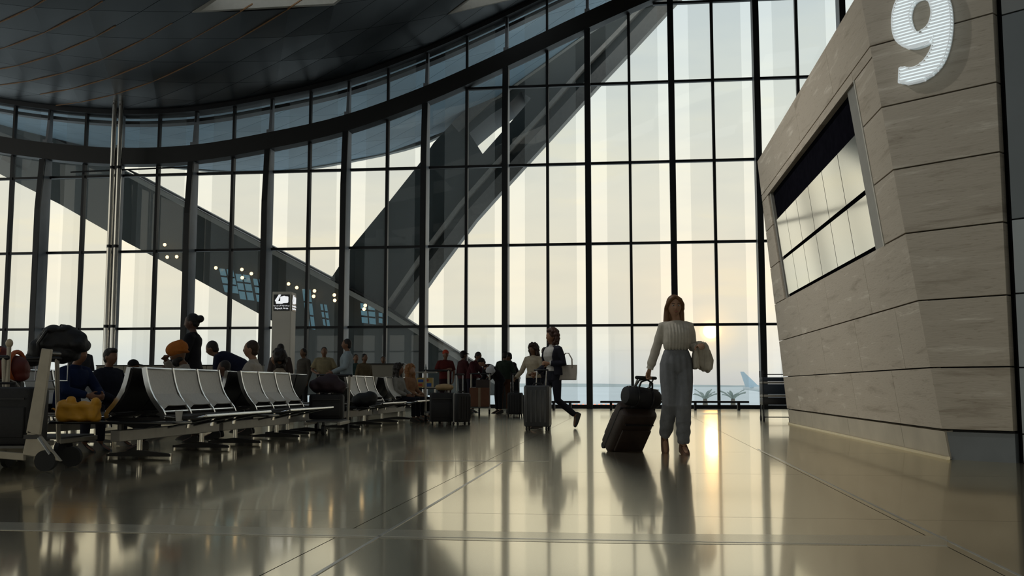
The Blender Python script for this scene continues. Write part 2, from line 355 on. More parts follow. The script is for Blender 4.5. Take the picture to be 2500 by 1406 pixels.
# ------------------------------------------------------------------ glass facade
win = thing('window_1', None, None, FP(0, 0, 0), RZ, kind='structure')
def LF(s, w_, z): return V((s, -w_, z))          # facade-local coordinates
def sub(o, name, mb, m, smooth=False): return mb.build(name, m, o, smooth)
for k in range(-12, 5):
    s = S0 + BAY * k
    if s < SMIN or s > SMAX: continue
    zt = bt(s); zb = bb(s); d = .62
    mb = MB()                                     # deep fin whose inner edge slopes back to the band
    mb.prism([LF(s - .085, 0, 0), LF(s - .085, d, 0), LF(s - .085, d, zb - 1.9), LF(s - .085, .40, zb - .15), LF(s - .085, .40, zt + .12), LF(s - .085, 0, zt + .12)], (.17, 0, 0))
    f_ = sub(win, 'fin', mb, FINM)
    mb = MB().box(LF(s, d + .03, (zb - 1.9) / 2), (.20, .06, zb - 1.9)); sub(f_, 'front_plate', mb, DARKM)
    mb = MB().prism([LF(s - .10, d, zb - 1.9), LF(s - .10, d + .06, zb - 1.9), LF(s - .10, .52, zb - .02), LF(s - .10, .46, zb - .02)], (.20, 0, 0)); sub(f_, 'knee_plate', mb, DARKM)
    mb = MB().prism([LF(s - .05, 0, zt), LF(s - .05, .30, zt), LF(s - .05, .14, zc(s)), LF(s - .05, 0, zc(s))], (.10, 0, 0)); sub(win, 'upper_fin', mb, FINM)
    mb = MB().box(LF(s, .12, (bt(s) + zc(s)) / 2), (.07, .16, zc(s) - bt(s))); sub(win, 'upper_post', mb, DARKM)
    s2 = s + BAY / 2
    mb = MB().box(LF(s2, .06, bb(s2) / 2), (.095, .2, bb(s2))); sub(win, 'mullion', mb, DARKM)
    mb = MB().box(LF(s2, .06, (bt(s2) + zc(s2)) / 2), (.08, .16, zc(s2) - bt(s2))); sub(win, 'upper_mullion', mb, DARKM)
def span_at(z):                                   # stretch of the facade that lies below the band at height z
    ss = [SMIN + .1 * i for i in range(int((SMAX - SMIN) / .1))]
    ok = [s for s in ss if bb(s) > z]; runs = []
    for s in ok:
        if runs and s - runs[-1][1] < .15: runs[-1][1] = s
        else: runs.append([s, s])
    return runs
for r in range(1, 6):
    for a, b in span_at(ROW * r):
        sub(win, 'transom', MB().box(LF((a + b) / 2, .05, ROW * r), (b - a, .14, .085)), DARKM)
sub(win, 'sill', MB().box(LF((SMIN + SMAX) / 2, .05, .06), (SMAX - SMIN, .2, .12)), DARKM)
for a, b, z in ((-21.5, -16.95, 8.62),): sub(win, 'service_pipe', MB().tube([LF(a, .3, z - .13), LF(b, .3, z - .05)], .03, 8), DARKM, True)
def curve_beam(name, parent, f0, f1, w0, w1, m, s0=SMIN, s1=SMAX, n=64):
    R = []
    for i in range(n + 1):
        s = s0 + (s1 - s0) * i / n; R.append([LF(s, w0, f0(s)), LF(s, w1, f0(s)), LF(s, w1, f1(s)), LF(s, w0, f1(s))])
    return sub(parent, name, MB().rings(R), m)
curve_beam('curved_band', win, bb, bt, -.05, .46, BAND)
curve_beam('head_trim', win, lambda s: zc(s) - .16, lambda s: zc(s) + .1, -.3, .35, DARKM)
curve_beam('outer_trim', win, lambda s: zc(s) - .42, lambda s: zc(s) - .30, -.5, -.1, DARKM)
# panes: clear edge strip and coated centre strip, each pane its own piece
def pane(s0, s1, z00, z01, z10, z11, cut, left):
    # left pane of a bay: clear up to cut, coated beyond; right pane: the reverse
    mb = MB(); zl = lambda s: z00 + (z01 - z00) * (s - s0) / (s1 - s0); zh = lambda s: z10 + (z11 - z10) * (s - s0) / (s1 - s0)
    for a, b, mi_ in ((s0, cut, 0 if left else 1), (cut, s1, 1 if left else 0)):
        mb.cm = mi_; mb.add([LF(a, .02, zl(a)), LF(b, .02, zl(b)), LF(b, .02, zh(b)), LF(a, .02, zh(a))], [(0, 1, 2, 3)])
    return mb.mesh('pane', [GL_CLEAR, GL_COAT])
full = {}
for k in range(-12, 4):
    for left in (True, False):
        s0 = S0 + BAY * k + (0 if left else BAY / 2); s1 = s0 + BAY / 2
        if s0 < SMIN - .1 or s1 > SMAX + .1: continue
        cut = s0 + .62 if left else s0 + (2.40 - BAY / 2); r = 0
        while ROW * r < min(bb(s0), bb(s1)):
            z0 = ROW * r; z1 = ROW * (r + 1)
            if z1 < min(bb(s0), bb(s1)):
                if left not in full: full[left] = pane(0, BAY / 2, 0, 0, ROW, ROW, cut - s0, left)
                part('pane', full[left], win, (s0, 0, z0))
            else:
                part('pane', pane(s0, s1, z0, z0, min(z1, bb(s0) + .1), min(z1, bb(s1) + .1), cut, left), win)
            r += 1
        part('upper_pane', pane(s0, s1, bt(s0), bt(s1), zc(s0), zc(s1), cut, left), win)

# ------------------------------------------------------------------ ceiling: lozenge panels on the wave, skylights, bronze seams
SK = .57
def PQ(p, q): return ((q - p) / (2 * SK), (p + q) / 2)      # -> (s, w)
PP, PQ_, P0_, Q0_ = 1.33, 2.19, 13.0, .30
def clip(poly, f):
    out = []
    for i in range(len(poly)):
        a, b = poly[i], poly[(i + 1) % len(poly)]; fa, fb = f(a), f(b)
        if fa >= 0: out.append(a)
        if (fa >= 0) != (fb >= 0):
            t = fa / (fa - fb); out.append((a[0] + (b[0] - a[0]) * t, a[1] + (b[1] - a[1]) * t))
    return out
def cell(p0, p1, q0, q1, wlo, whi, s0=SMIN, s1=SMAX):
    P = [PQ(p0, q0), PQ(p1, q0), PQ(p1, q1), PQ(p0, q1)]
    for f in (lambda a: a[1] - wlo, lambda a: whi - a[1], lambda a: a[0] - s0, lambda a: s1 - a[0]):
        P = clip(P, f)
        if len(P) < 3: return None
    ar = abs(sum(P[i][0] * P[(i + 1) % len(P)][1] - P[(i + 1) % len(P)][0] * P[i][1] for i in range(len(P)))) / 2
    return P if ar > .05 else None
def slab_piece(P, lift, th):
    mb = MB(); n = len(P); c = (sum(a for a, b in P) / n, sum(b for a, b in P) / n); A = P + [c]
    lo = [LF(a, b, zc(a) + lift) for a, b in A]; hi = [LF(a, b, zc(a) + lift + th) for a, b in A]
    fs = [((i + 1) % n, i, n) for i in range(n)]; m = n + 1
    if th: fs += [(i + m, (i + 1) % n + m, n + m) for i in range(n)] + [(i, (i + 1) % n, (i + 1) % n + m, i + m) for i in range(n)]
    return mb.add(lo + (hi if th else []), fs)
WP = 12.5
we = lambda s: interp([(-40, 10.2), (-10.3, 10.2), (-6.6, 7.56), (-3, 5.25), (-.86, 4.2), (3, 3.2), (12, 3)], s)
def ecell(p0, p1, q0, q1):
    P = cell(p0, p1, q0, q1, -10.3, -.3)
    if P: P = clip(P, lambda a: a[1] + we(a[0]))
    return P if P and len(P) > 2 else None
SKYL = [(11.67, 15.66, .30, 4.68), (3.69, 6.35, -1.89, .30)]
def in_sky(p, q): return any(a - .01 <= p < b - .01 and c - .01 <= q < d - .01 for a, b, c, d in SKYL)
ceil_back = MB(); eave_back = MB(); cpan = []; epan = []
for i in range(-32, 34):
    for j in range(-34, 34):
        p, q = P0_ + PP * i, Q0_ + PQ_ * j
        if in_sky(p, q): continue
        g = .010
        P = cell(p, p + PP, q, q + PQ_, 0.3, WP)
        if P:
            ceil_back.add(*(lambda m: (m.v, m.f))(slab_piece(P, .07, 0)))
            P2 = cell(p + g, p + PP - g, q + g, q + PQ_ - g, 0.3, WP)
            if P2: cpan.append(P2)
        P2 = ecell(p + g, p + PP - g, q + g, q + PQ_ - g)
        if P2: epan.append(P2)
NR = 10; dw = (WMAX + .4 - WP) / NR
BACKSKY = {(i, j) for i in range(1, 15) for j in range(1, 9) if (i // 2 + j) % 4 == 1}
for i in range(16):
    for j in range(NR):
        if (i, j) in BACKSKY: continue
        a, b = SMIN + BAY * i, SMIN + BAY * (i + 1); w0, w1 = WP + dw * j, WP + dw * (j + 1)
        ceil_back.add([LF(a, w0, zc(a) + .07), LF(b, w0, zc(b) + .07), LF(b, w1, zc(b) + .07), LF(a, w1, zc(a) + .07)], [(0, 1, 2, 3)])
ceil_back.add([LF(SMIN - .4, 0, 14), LF(SMIN - .4, WMAX + .4, 14), LF(SMIN, WMAX + .4, zc(SMIN)), LF(SMIN, 0, zc(SMIN))], [(0, 1, 2, 3)])
ce = ceil_back.build('ceiling', CEILB); ce.location = FP(0, 0, 0); ce.rotation_euler = (0, 0, RZ); tag(ce, kind='structure')
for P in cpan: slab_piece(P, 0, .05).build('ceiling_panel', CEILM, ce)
for (p0, p1, q0, q1) in SKYL:                    # framed lozenge skylights
    C4 = [PQ(p0, q0), PQ(p1, q0), PQ(p1, q1), PQ(p0, q1)]; cx = sum(a for a, b in C4) / 4; cy = sum(b for a, b in C4) / 4
    In = [(cx + (a - cx) * .93, cy + (b - cy) * .93) for a, b in C4]
    fr = MB()
    for i in range(4):
        a, b, c, d = C4[i], C4[(i + 1) % 4], In[(i + 1) % 4], In[i]
        for z0, z1 in ((-.03, .5),):
            vs_ = [LF(x, y, zc(x) + z0) for x, y in (a, b, c, d)] + [LF(x, y, zc(x) + z1) for x, y in (a, b, c, d)]
            fr.add(vs_, [(0, 1, 2, 3), (4, 5, 6, 7), (0, 1, 5, 4), (1, 2, 6, 5), (2, 3, 7, 6), (3, 0, 4, 7)])
    fr.build('skylight_frame', mat('skylight_reveal', (.5, .46, .40), .6, var=.05), ce)
    MB().add([LF(x, y, zc(x) + .45) for x, y in In], [(0, 1, 2, 3)]).build('skylight_pane', GL_COAT, ce)
for pv, a, b in ((13.0, -12.2, 1.0), (14.33, -10.5, .8), (15.66, -10.5, -.6), (16.99, -8.0, -.9), (18.32, -6.0, 1.0), (19.65, -5, 2), (20.98, -4, 3)):
    R = []; n = 16
    for i in range(n + 1):
        q = a + (b - a) * i / n; s, w_ = PQ(pv, q); s1, w1 = PQ(pv + .03, q)
        if w_ < .3 or s < SMIN: continue
        z = zc(s); R.append([LF(s, w_, z - .012), LF(s1, w1, z - .012), LF(s1, w1, z + .03), LF(s, w_, z + .03)])
    if len(R) > 1: MB().rings(R).build('bronze_seam', BRONZE, ce)
# the roof runs on outside as an eave with a panelled soffit
R = []
for i in range(65):
    s = SMIN + (SMAX + 14 - SMIN) * i / 64; R.append([LF(s, -we(s) - .1, zc(s) + .06), LF(s, -.2, zc(s) + .06), LF(s, -.2, zc(s) + .9), LF(s, -we(s) - .1, zc(s) + .5)])
ev = MB().rings(R).build('roof_eave', mat('roof_sheet', (.06, .07, .08), .6, var=.05)); ev.location = FP(0, 0, 0); ev.rotation_euler = (0, 0, RZ); tag(ev, kind='structure')
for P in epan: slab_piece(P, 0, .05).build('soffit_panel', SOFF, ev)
R = [[LF(s, -we(s) - .3, zc(s) - .05), LF(s, -we(s), zc(s) - .05), LF(s, -we(s), zc(s) + .6), LF(s, -we(s) - .3, zc(s) + .6)] for s in [SMIN + (SMAX + 14 - SMIN) * i / 64 for i in range(65)]]
MB().rings(R).build('eave_edge', mat('eave_edge_metal', (.35, .34, .31), .5, var=.05), ev)

# ------------------------------------------------------------------ outside: apron, far shore, braces
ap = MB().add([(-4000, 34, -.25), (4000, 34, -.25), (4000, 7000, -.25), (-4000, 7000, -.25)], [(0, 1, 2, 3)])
ap = ap.build('apron_ground', mat('haze_coloured_apron', (.80, .85, .85), .8, spec=.2, var=.06, vscale=.02)); tag(ap, kind='structure')  # ground colour paled in place of haze
for nm, Y, h0, h1, seed, c in (('far_shore', 2600, 2, 10, 3, (.56, .62, .62)),):  # distance haze is mixed into the pale grey-blue land colour
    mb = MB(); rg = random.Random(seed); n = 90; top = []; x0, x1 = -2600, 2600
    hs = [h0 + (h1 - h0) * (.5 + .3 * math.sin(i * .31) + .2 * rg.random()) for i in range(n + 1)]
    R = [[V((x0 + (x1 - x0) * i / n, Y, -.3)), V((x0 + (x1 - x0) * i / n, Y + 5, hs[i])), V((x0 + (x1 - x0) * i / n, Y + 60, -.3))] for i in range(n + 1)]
    tag(mb.rings(R).build(nm, mat('haze_coloured_land', c, .9, var=.08, vscale=.01)), kind='structure')

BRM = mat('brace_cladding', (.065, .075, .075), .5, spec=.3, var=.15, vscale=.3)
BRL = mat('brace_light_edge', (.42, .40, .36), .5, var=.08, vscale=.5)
BP = FP(0, -8.0, 0)
def BR(x, y): return PL(x, y, BP, NN)
dv = NN * 2.4
br = thing('roof_brace', 'huge dark raking V-shaped roof brace standing outside behind the glass', 'brace', (BR(900, 950).x, BR(900, 950).y, -.25))
L = [(-160, 200), (0, 280), (179, 359), (330, 430), (560, 553), (800, 680), (960, 765), (1180, 905), (1252, 951), (1252, 965), (690, 965), (690, 797), (640, 770), (476, 680), (310, 592), (145, 498), (0, 425), (-160, 345)]
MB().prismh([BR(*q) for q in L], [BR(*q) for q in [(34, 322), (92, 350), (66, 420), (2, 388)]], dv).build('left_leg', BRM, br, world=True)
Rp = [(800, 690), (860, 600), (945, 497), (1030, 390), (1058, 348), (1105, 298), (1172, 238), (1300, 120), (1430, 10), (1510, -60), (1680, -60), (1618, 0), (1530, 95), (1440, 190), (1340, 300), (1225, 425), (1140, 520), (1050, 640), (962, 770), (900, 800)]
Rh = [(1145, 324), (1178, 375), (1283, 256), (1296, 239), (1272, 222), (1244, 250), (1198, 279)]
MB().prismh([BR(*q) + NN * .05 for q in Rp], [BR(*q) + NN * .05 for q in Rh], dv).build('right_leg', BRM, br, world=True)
def strip(pl, w0, dpt, m, name):
    # raised band along a polyline of pixels on the brace plane
    A = [BR(*q) for q in pl]; mb = MB(); R = []
    for i, q in enumerate(A):
        t = (A[min(i + 1, len(A) - 1)] - A[max(i - 1, 0)]).normalized(); n = t.cross(NN).normalized()
        a, b = q, q + n * w0; R.append([a - NN * dpt, b - NN * dpt, b + NN * .3, a + NN * .3])
    mb.rings(R).build(name, m, br, world=True)
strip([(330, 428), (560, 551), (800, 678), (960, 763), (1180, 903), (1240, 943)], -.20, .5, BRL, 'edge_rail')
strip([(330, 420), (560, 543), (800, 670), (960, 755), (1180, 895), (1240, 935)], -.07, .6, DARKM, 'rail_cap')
strip([(962, 765), (1050, 640), (1140, 520), (1225, 425), (1340, 300), (1440, 190), (1530, 95), (1618, 0), (1660, -45)], -.55, .25, mat('brace_rib_lit_tone', (.20, .19, .175), .5, var=.1), 'outer_lit_strip')  # lighter colour paints the light caught along the brace's right edge
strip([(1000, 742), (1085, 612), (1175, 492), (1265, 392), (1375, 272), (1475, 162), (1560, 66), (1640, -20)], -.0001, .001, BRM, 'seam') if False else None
strip([(945, 745), (1030, 622), (1122, 500), (1205, 405), (1318, 282), (1416, 172), (1505, 80), (1590, -10)], -.16, .32, mat('brace_rib_lit_tone_pale', (.36, .34, .31), .5, var=.1), 'inner_lit_strip')  # paler still, painting a lit facet of the brace
strip([(1120, 322), (1190, 258), (1320, 138), (1450, 26)], .45, .2, mat('brace_rib_lit_tone', (.2, .19, .175)), 'upper_rib')
# glowing pieces imitating windows and lamps reflected in the glass
TEAL = mat('teal_reflection', (.05, .09, .10), .2, emit=(.16, .36, .46), estr=.35, var=.2)
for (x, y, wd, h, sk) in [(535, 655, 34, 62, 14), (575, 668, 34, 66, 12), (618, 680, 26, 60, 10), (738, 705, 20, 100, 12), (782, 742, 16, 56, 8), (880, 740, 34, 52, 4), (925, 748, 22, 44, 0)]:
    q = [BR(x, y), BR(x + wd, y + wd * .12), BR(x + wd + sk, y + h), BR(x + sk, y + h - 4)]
    wn = MB().prism([a - NN * .02 for a in q], NN * .04).build('window_reflection', TEAL, br, world=True)
    mb = MB()
    for t in (.33, .66):
        a, b = q[0].lerp(q[3], t), q[1].lerp(q[2], t); mb.tube([a - NN * .05, b - NN * .05], .035, 4)
    a, b = q[0].lerp(q[1], .5), q[3].lerp(q[2], .5); mb.tube([a - NN * .05, b - NN * .05], .03, 4)
    mb.build('glazing_bar', DARKM, wn, world=True)
LAMP_REFL = mat('warm_lamp_globe', (.9, .7, .4), .4, emit=(1, .68, .34), estr=3.0, var=.02)  # glow stands in for interior lamps mirrored by the glass
for i, (x, y) in enumerate([(411, 600), (417, 630), (440, 629), (535, 656), (598, 660), (599, 680), (621, 670), (711, 695), (731, 704), (774, 712), (772, 725), (822, 722), (823, 735), (897, 747), (894, 756)]):
    a = BR(x, y) - NN * .35
    lm = thing('lamp_reflection', 'small warm globe imitating a lamp reflected in the glass', 'lamp', BR(x, y), 0, 'imitated lamp reflections')
    MB().ell((0, 0, 0), (.075, .075, .075), n=10, m=7).build('globe', LAMP_REFL, lm, True).location = a - BR(x, y)
    MB().tube([V((0, 0, 0)), a - BR(x, y)], .025, 6).build('bracket', DARKM, lm)

# red ground lights, palms and a parked tail far outside
RED = mat('red_ground_light', (.6, .15, .08), .4, emit=(1, .30, .14), estr=1.6, var=.02)
for i, x in enumerate((1392, 1402, 1413, 1424, 1434, 1452, 1463, 1474, 1485, 1496)):
    a = AT(x, 990, 44); lm = thing('ground_light', 'small red marker light on the ground outside', 'light', (a.x, 44, -.25), 0, 'red marker lights outside')
    MB().ell((0, 0, a.z + .25), (.07, .07, .07), n=8, m=6).build('lens', RED, lm, True)
    MB().tube([(0, 0, 0), (0, 0, max(.05, a.z + .2))], .04, 6).build('post', DARKM, lm)
PALM = mat('palm_leaf', (.40, .47, .42), .7, var=.2)
for lx, hh, lab in ((1722, 974, 'low pale palm shrub outside left of the thin window mullion'), (1790, 976, 'pale palm shrub outside beside the low bench end')):
    b = AT(lx, 997, 52); pt = thing('palm_shrub', lab, 'shrub', (b.x, 52, -.25)); rg = random.Random(lx)
    MB().tube([(0, 0, 0), (0, 0, .35)], [.14, .1], 8).build('trunk', mat('palm_trunk', (.2, .17, .13), .9, var=.2), pt)
    for k in range(11):
        a = k * 2.4; r_ = .55 + .25 * rg.random(); hgt = .55 + .35 * rg.random(); mb = MB()
        P = [V((math.cos(a) * r_ * t, math.sin(a) * r_ * t, .3 + hgt * t - .35 * t * t)) for t in (0, .3, .6, .85, 1)]
        sd = V((-math.sin(a), math.cos(a), 0)); R = [[q - sd * wv, q + V((0, 0, -.03)), q + sd * wv, q + V((0, 0, .02))] for q, wv in zip(P, (.02, .07, .08, .05, .005))]
        mb.rings(R).build('frond', PALM, pt)
a = AT(1838, 990, 150); tl = thing('aircraft_tail', 'pale blue aircraft tail fin parked far outside beside the thick mullion', 'aircraft', (a.x, 150, -.25))
BLUEP = mat('pale_blue_paint', (.50, .64, .74), .4, var=.05)
MB().prism([(-1.7, 0, 3.2), (-1.25, 0, 3.2), (.9, 0, 1.1), (1.6, 0, .9), (-.6, 0, .8), (-1.0, 0, 1.0)], (0, .3, 0)).build('tail_fin', BLUEP, tl)
MB().tube([(-1.2, .15, .75), (1, .15, .65), (4, .15, .7), (7, .15, .75)], [.2, .42, .55, .5], 12, True).build('fuselage', mat('white_paint', (.7, .74, .76), .4, var=.04), tl, True)
MB().prism([(-.9, -1.4, .85), (-.5, -1.4, .85), (.3, 0.15, .9), (-.3, .15, .9)], (0, 0, .08)).build('tailplane', BLUEP, tl)

# ------------------------------------------------------------------ stone-clad gate pavilion with the lit 9
K0 = G(2314, 1122); K1 = G(1926, 1035)
dF = V((.66, -.75, 0)).normalized(); nF = V((-.75, -.66, 0)).normalized()
KT = PL(2098, -24, K0, nF); E_ = KT - K0
eU = V((K1.x - K0.x, K1.y - K0.y, 0)); LU = eU.length; eU.normalize()
nS = eU.cross(E_).normalized()
if nS.x > 0: nS = -nS
def SUV(x, y):
    P = PL(x, y, K0, nS); v = P.z / KT.z; return ((P - K0 - E_ * v).dot(eU), v)
def SP(u, v, out=0): return K0 + eU * u + E_ * v + nS * out
KR = PL(2476, 1100, K0, nF); RR = (KR - K0).dot(dF)          # right end of the front face
uFT = SUV(1850, 400)[0]
def uL(v): return LU + (uFT - LU) * v
zl = [PL(x, y, K0, nF).z for x, y in ((2466, 1054), (2461, 895), (2453, 720), (2444, 542), (2436, 371), (2432, 200), (2416, 34))] + [KT.z]
print('kiosk', K0, K1, KT, LU, RR, uFT, zl)
ko = thing('gate_pavilion', 'tall leaning travertine-clad gate block with dark recessed window on the right', 'gate block', K0)
def FPt(a, z, out=0): return K0 + dF * a + V((0, 0, z)) + nF * out
def aL(z): return (E_ * (z / KT.z)).dot(dF)
ztop = KT.z
core = MB(); bk = V((3.2, 0, 0)); IN = -.09
core.prism([SP(0.05, 0, IN), SP(uL(0), 0, IN), SP(uL(1), 1, IN), SP(0.05, 1, IN)], bk)
core.prism([FPt(aL(0), 0, IN), FPt(RR - .02, 0, IN), FPt(RR - .02, ztop, IN), FPt(aL(ztop), ztop, IN)], V((2.2, 2.2, 0)))
core.build('core', mat('dark_core', (.02, .02, .02), .8, var=.1), ko, world=True)
g = .007; zs = zl
for i in range(len(zs) - 1):
    z0, z1 = zs[i] + g, zs[i + 1] - g
    MB().prism([FPt(aL(z0), z0, 0), FPt(RR, z0, 0), FPt(RR, z1, 0), FPt(aL(z1), z1, 0)], -nF * .1).build('front_slab', STONE, ko, world=True, bevel=.004)
MB().prism([FPt(aL(0) + .02, 0, -.03), FPt(RR, 0, -.03), FPt(RR, zs[0] - .02, -.03), FPt(aL(zs[0]) + .02, zs[0] - .02, -.03)], -nF * .08).build('front_plinth', mat('plinth_grey', (.15, .165, .175), .4, var=.12, vscale=3), ko, world=True)
# side slabs, cut round the window
wu0, wv0 = SUV(2152, 601); wu1, wv1 = SUV(1879, 472)
wv1 = .5 * (wv1 + SUV(2088, 190)[1]); wv0 = .5 * (wv0 + SUV(1913, 735)[1])
wu0 = .5 * (wu0 + SUV(2092, 182)[0]); wu1 = .5 * (wu1 + SUV(1911, 737)[0])
def side_slab(u0, u1, v0, v1, e0=None, e1=None):
    gu = .005; gv = g / ztop; a = lambda v: (uL(v) if e1 else u1 - gu); b0 = 0 if e0 else u0 + gu
    MB().prism([SP(b0, v0 + gv), SP(a(v0), v0 + gv), SP(a(v1), v1 - gv), SP(b0, v1 - gv)], -nS * .1).build('side_slab', STONE, ko, world=True, bevel=.004)
vs_ = [z / ztop for z in zs]
brk = [[1.5, 3.6, 6.2, 8.1], [.9, 2.9, 5.2, 7.6], [1.9, 4.3, 6.7], [1.2, 3.2, 5.8, 8.0]]
for i in range(len(vs_) - 1):
    lv = sorted(set([vs_[i], vs_[i + 1]] + [q for q in (wv0, wv1) if vs_[i] + .004 < q < vs_[i + 1] - .004]))
    for a, b in zip(lv, lv[1:]):
        us = [0] + [q for q in brk[i % 4]] + [uL(a)]; hole = a >= wv0 - .003 and b <= wv1 + .003
        if hole: us = sorted([q for q in us if q < wu0 - .3 or q > wu1 + .3] + [wu0, wu1])
        for u0, u1 in zip(us, us[1:]):
            if hole and u0 >= wu0 - .01 and u1 <= wu1 + .01: continue
            side_slab(u0, u1, a, b, u0 == 0, u1 == us[-1])
pv = vs_[0]; us = [0, 1.6, 4.4, 7.2, LU]
for u0, u1 in zip(us, us[1:]):
    MB().prism([SP(u0 + .005, 0, -.02), SP(u1 - .005, 0, -.02), SP(u1 - .005, pv - .004, -.02), SP(u0 + .005, pv - .004, -.02)], -nS * .08).build('plinth_slab', PLINTH, ko, world=True)
MB().prism([SP(-.02, .0, .012), SP(LU, .0, .012), SP(LU, .006, .012), SP(-.02, .006, .012)], -nS * .03).build('plinth_trim', mat('brass_trim', (.62, .54, .38), .3, .6, var=.05), ko, world=True)
# the recessed window: interior shade painted black above, two rows of six reflecting panes below
wd_ = MB().prism([SP(wu0 - .02, wv0 - .002, -.085), SP(wu1 + .02, wv0 - .002, -.085), SP(wu1 + .02, wv1 + .002, -.085), SP(wu0 - .02, wv1 + .002, -.085)], -nS * .05).build('window_recess', mat('unlit_interior_black', (.006, .006, .009), .9, spec=0, var=.2), ko, world=True)
gu0 = SUV(2134, 607)[0]; gu0 = .5 * (gu0 + SUV(2076, 330)[0]); gv1 = .5 * (SUV(1888, 540)[1] + SUV(2088, 320)[1]); gm = .5 * (SUV(1901, 636)[1] + SUV(2110, 464)[1]); gb = wv0 + .008
gu1 = wu1 - .18
PANEM = mat('mirror_glass', (.84, .83, .76), .10, 1.0, var=.03, vscale=.6)
for va, vb in ((gb + .006, gm - .006), (gm + .006, gv1)):
    for i in range(6):
        a = gu0 + (gu1 - gu0) * i / 6; b = gu0 + (gu1 - gu0) * (i + 1) / 6
        MB().prism([SP(a + .012, va, -.045), SP(b - .012, va, -.045), SP(b - .012, vb, -.045), SP(a + .012, vb, -.045)], -nS * .02).build('pane', PANEM, wd_, world=True)
FRM = mat('window_frame_metal', (.27, .26, .235), .4, .3, var=.06)
MB().prism([SP(wu0 + .01, wv0, -.03), SP(gu0 - .02, wv0, -.03), SP(gu0 - .02, wv1, -.03), SP(wu0 + .01, wv1, -.03)], -nS * .05).build('window_jamb', FRM, ko, world=True)
MB().prism([SP(wu0 + .03, wv0, .01), SP(wu0 - .01, wv0, .01), SP(wu0 - .01, wv1, .01), SP(wu0 + .03, wv1, .01)], -nS * .06).build('window_trim', mat('pale_trim', (.5, .48, .42), .4, var=.05), ko, world=True)
MB().prism([SP(gu1 + .02, wv0, -.03), SP(wu1 - .01, wv0, -.03), SP(wu1 - .01, wv1, -.03), SP(gu1 + .02, wv1, -.03)], -nS * .05).build('window_jamb', FRM, ko, world=True)
# the number 9: horizontal lit slats inside a thin rim
out9 = [(715, 962), (725, 970), (800, 972), (850, 970), (950, 945), (1060, 890), (1160, 800), (1230, 690), (1275, 560), (1300, 430), (1312, 280), (1303, 130), (1287, 50), (1260, -20), (1215, -90), (1120, -150), (1000, -168), (880, -140), (780, -80), (700, 10), (655, 120), (638, 230), (640, 330), (660, 430), (700, 500), (770, 550), (850, 573), (930, 565), (1020, 530), (1080, 480), (1117, 425), (1105, 490), (1085, 570), (1050, 640), (1000, 710), (930, 765), (850, 790), (740, 785), (722, 800)]
in9 = [(838, 220), (848, 130), (880, 60), (940, 15), (1000, 8), (1050, 30), (1075, 80), (1088, 150), (1080, 220), (1050, 300), (1000, 350), (950, 380), (910, 380), (868, 330)]
def nine(q):
    P = PL(2050 + q[0] / 4.687, q[1] / 4.687, K0, nF); return ((P - K0).dot(dF), P.z)
def smooth_loop(P, sharp, k=4):
    out = []; n = len(P)
    for i in range(n):
        p0, p1, p2, p3 = P[i - 1], P[i], P[(i + 1) % n], P[(i + 2) % n]
        for j in range(k):
            t = j / k
            if i in sharp or (i + 1) % n in sharp: out.append((p1[0] + (p2[0] - p1[0]) * t, p1[1] + (p2[1] - p1[1]) * t)); continue
            out.append(tuple(.5 * (2 * b + (c - a) * t + (2 * a - 5 * b + 4 * c - d) * t * t + (3 * b - a - 3 * c + d) * t ** 3) for a, b, c, d in zip(p0, p1, p2, p3)))
    return out
o2 = [nine(q) for q in smooth_loop(out9, {0, 1, 30, 37, 38})]; i2 = [nine(q) for q in smooth_loop(in9, set())]
n9 = thing('gate_number', 'large white lit number 9 of thin slats on the stone front', 'sign', FPt(o2[0][0], o2[0][1]))
bars = MB(); zmin = min(z for a, z in o2); zmax = max(z for a, z in o2); z = zmin + .012; pit = .0345
def cross(poly, z):
    xs = []
    for i in range(len(poly)):
        (a0, z0), (a1, z1) = poly[i], poly[(i + 1) % len(poly)]
        if (z0 <= z) != (z1 <= z): xs.append(a0 + (a1 - a0) * (z - z0) / (z1 - z0))
    return xs
while z < zmax:
    xs = sorted(cross(o2, z) + cross(i2, z))
    for a, b in zip(xs[::2], xs[1::2]):
        if b - a > .008: bars.prism([FPt(a, z - .0105, .02), FPt(b, z - .0105, .02), FPt(b, z + .0105, .02), FPt(a, z + .0105, .02)], nF * .07)
    z += pit
tag(bars.build('lit_slats', WHITEE, n9, world=True), kind='stuff')
MB().prismh([FPt(a, z, .004) for a, z in o2], [FPt(a, z, .004) for a, z in i2], nF * .016).build('backing', mat('pale_acrylic', (.62, .66, .66), .5, emit=(.8, .9, .9), estr=.07, var=.03), n9, world=True)
rim = MB()
for poly in (o2, i2):
    n = len(poly)
    for i in range(n):
        a, b = poly[i], poly[(i + 1) % n]; rim.tube([FPt(*a, .085), FPt(*b, .085)], .0045, 5)
rim.build('rim', WHITEE, n9, world=True)
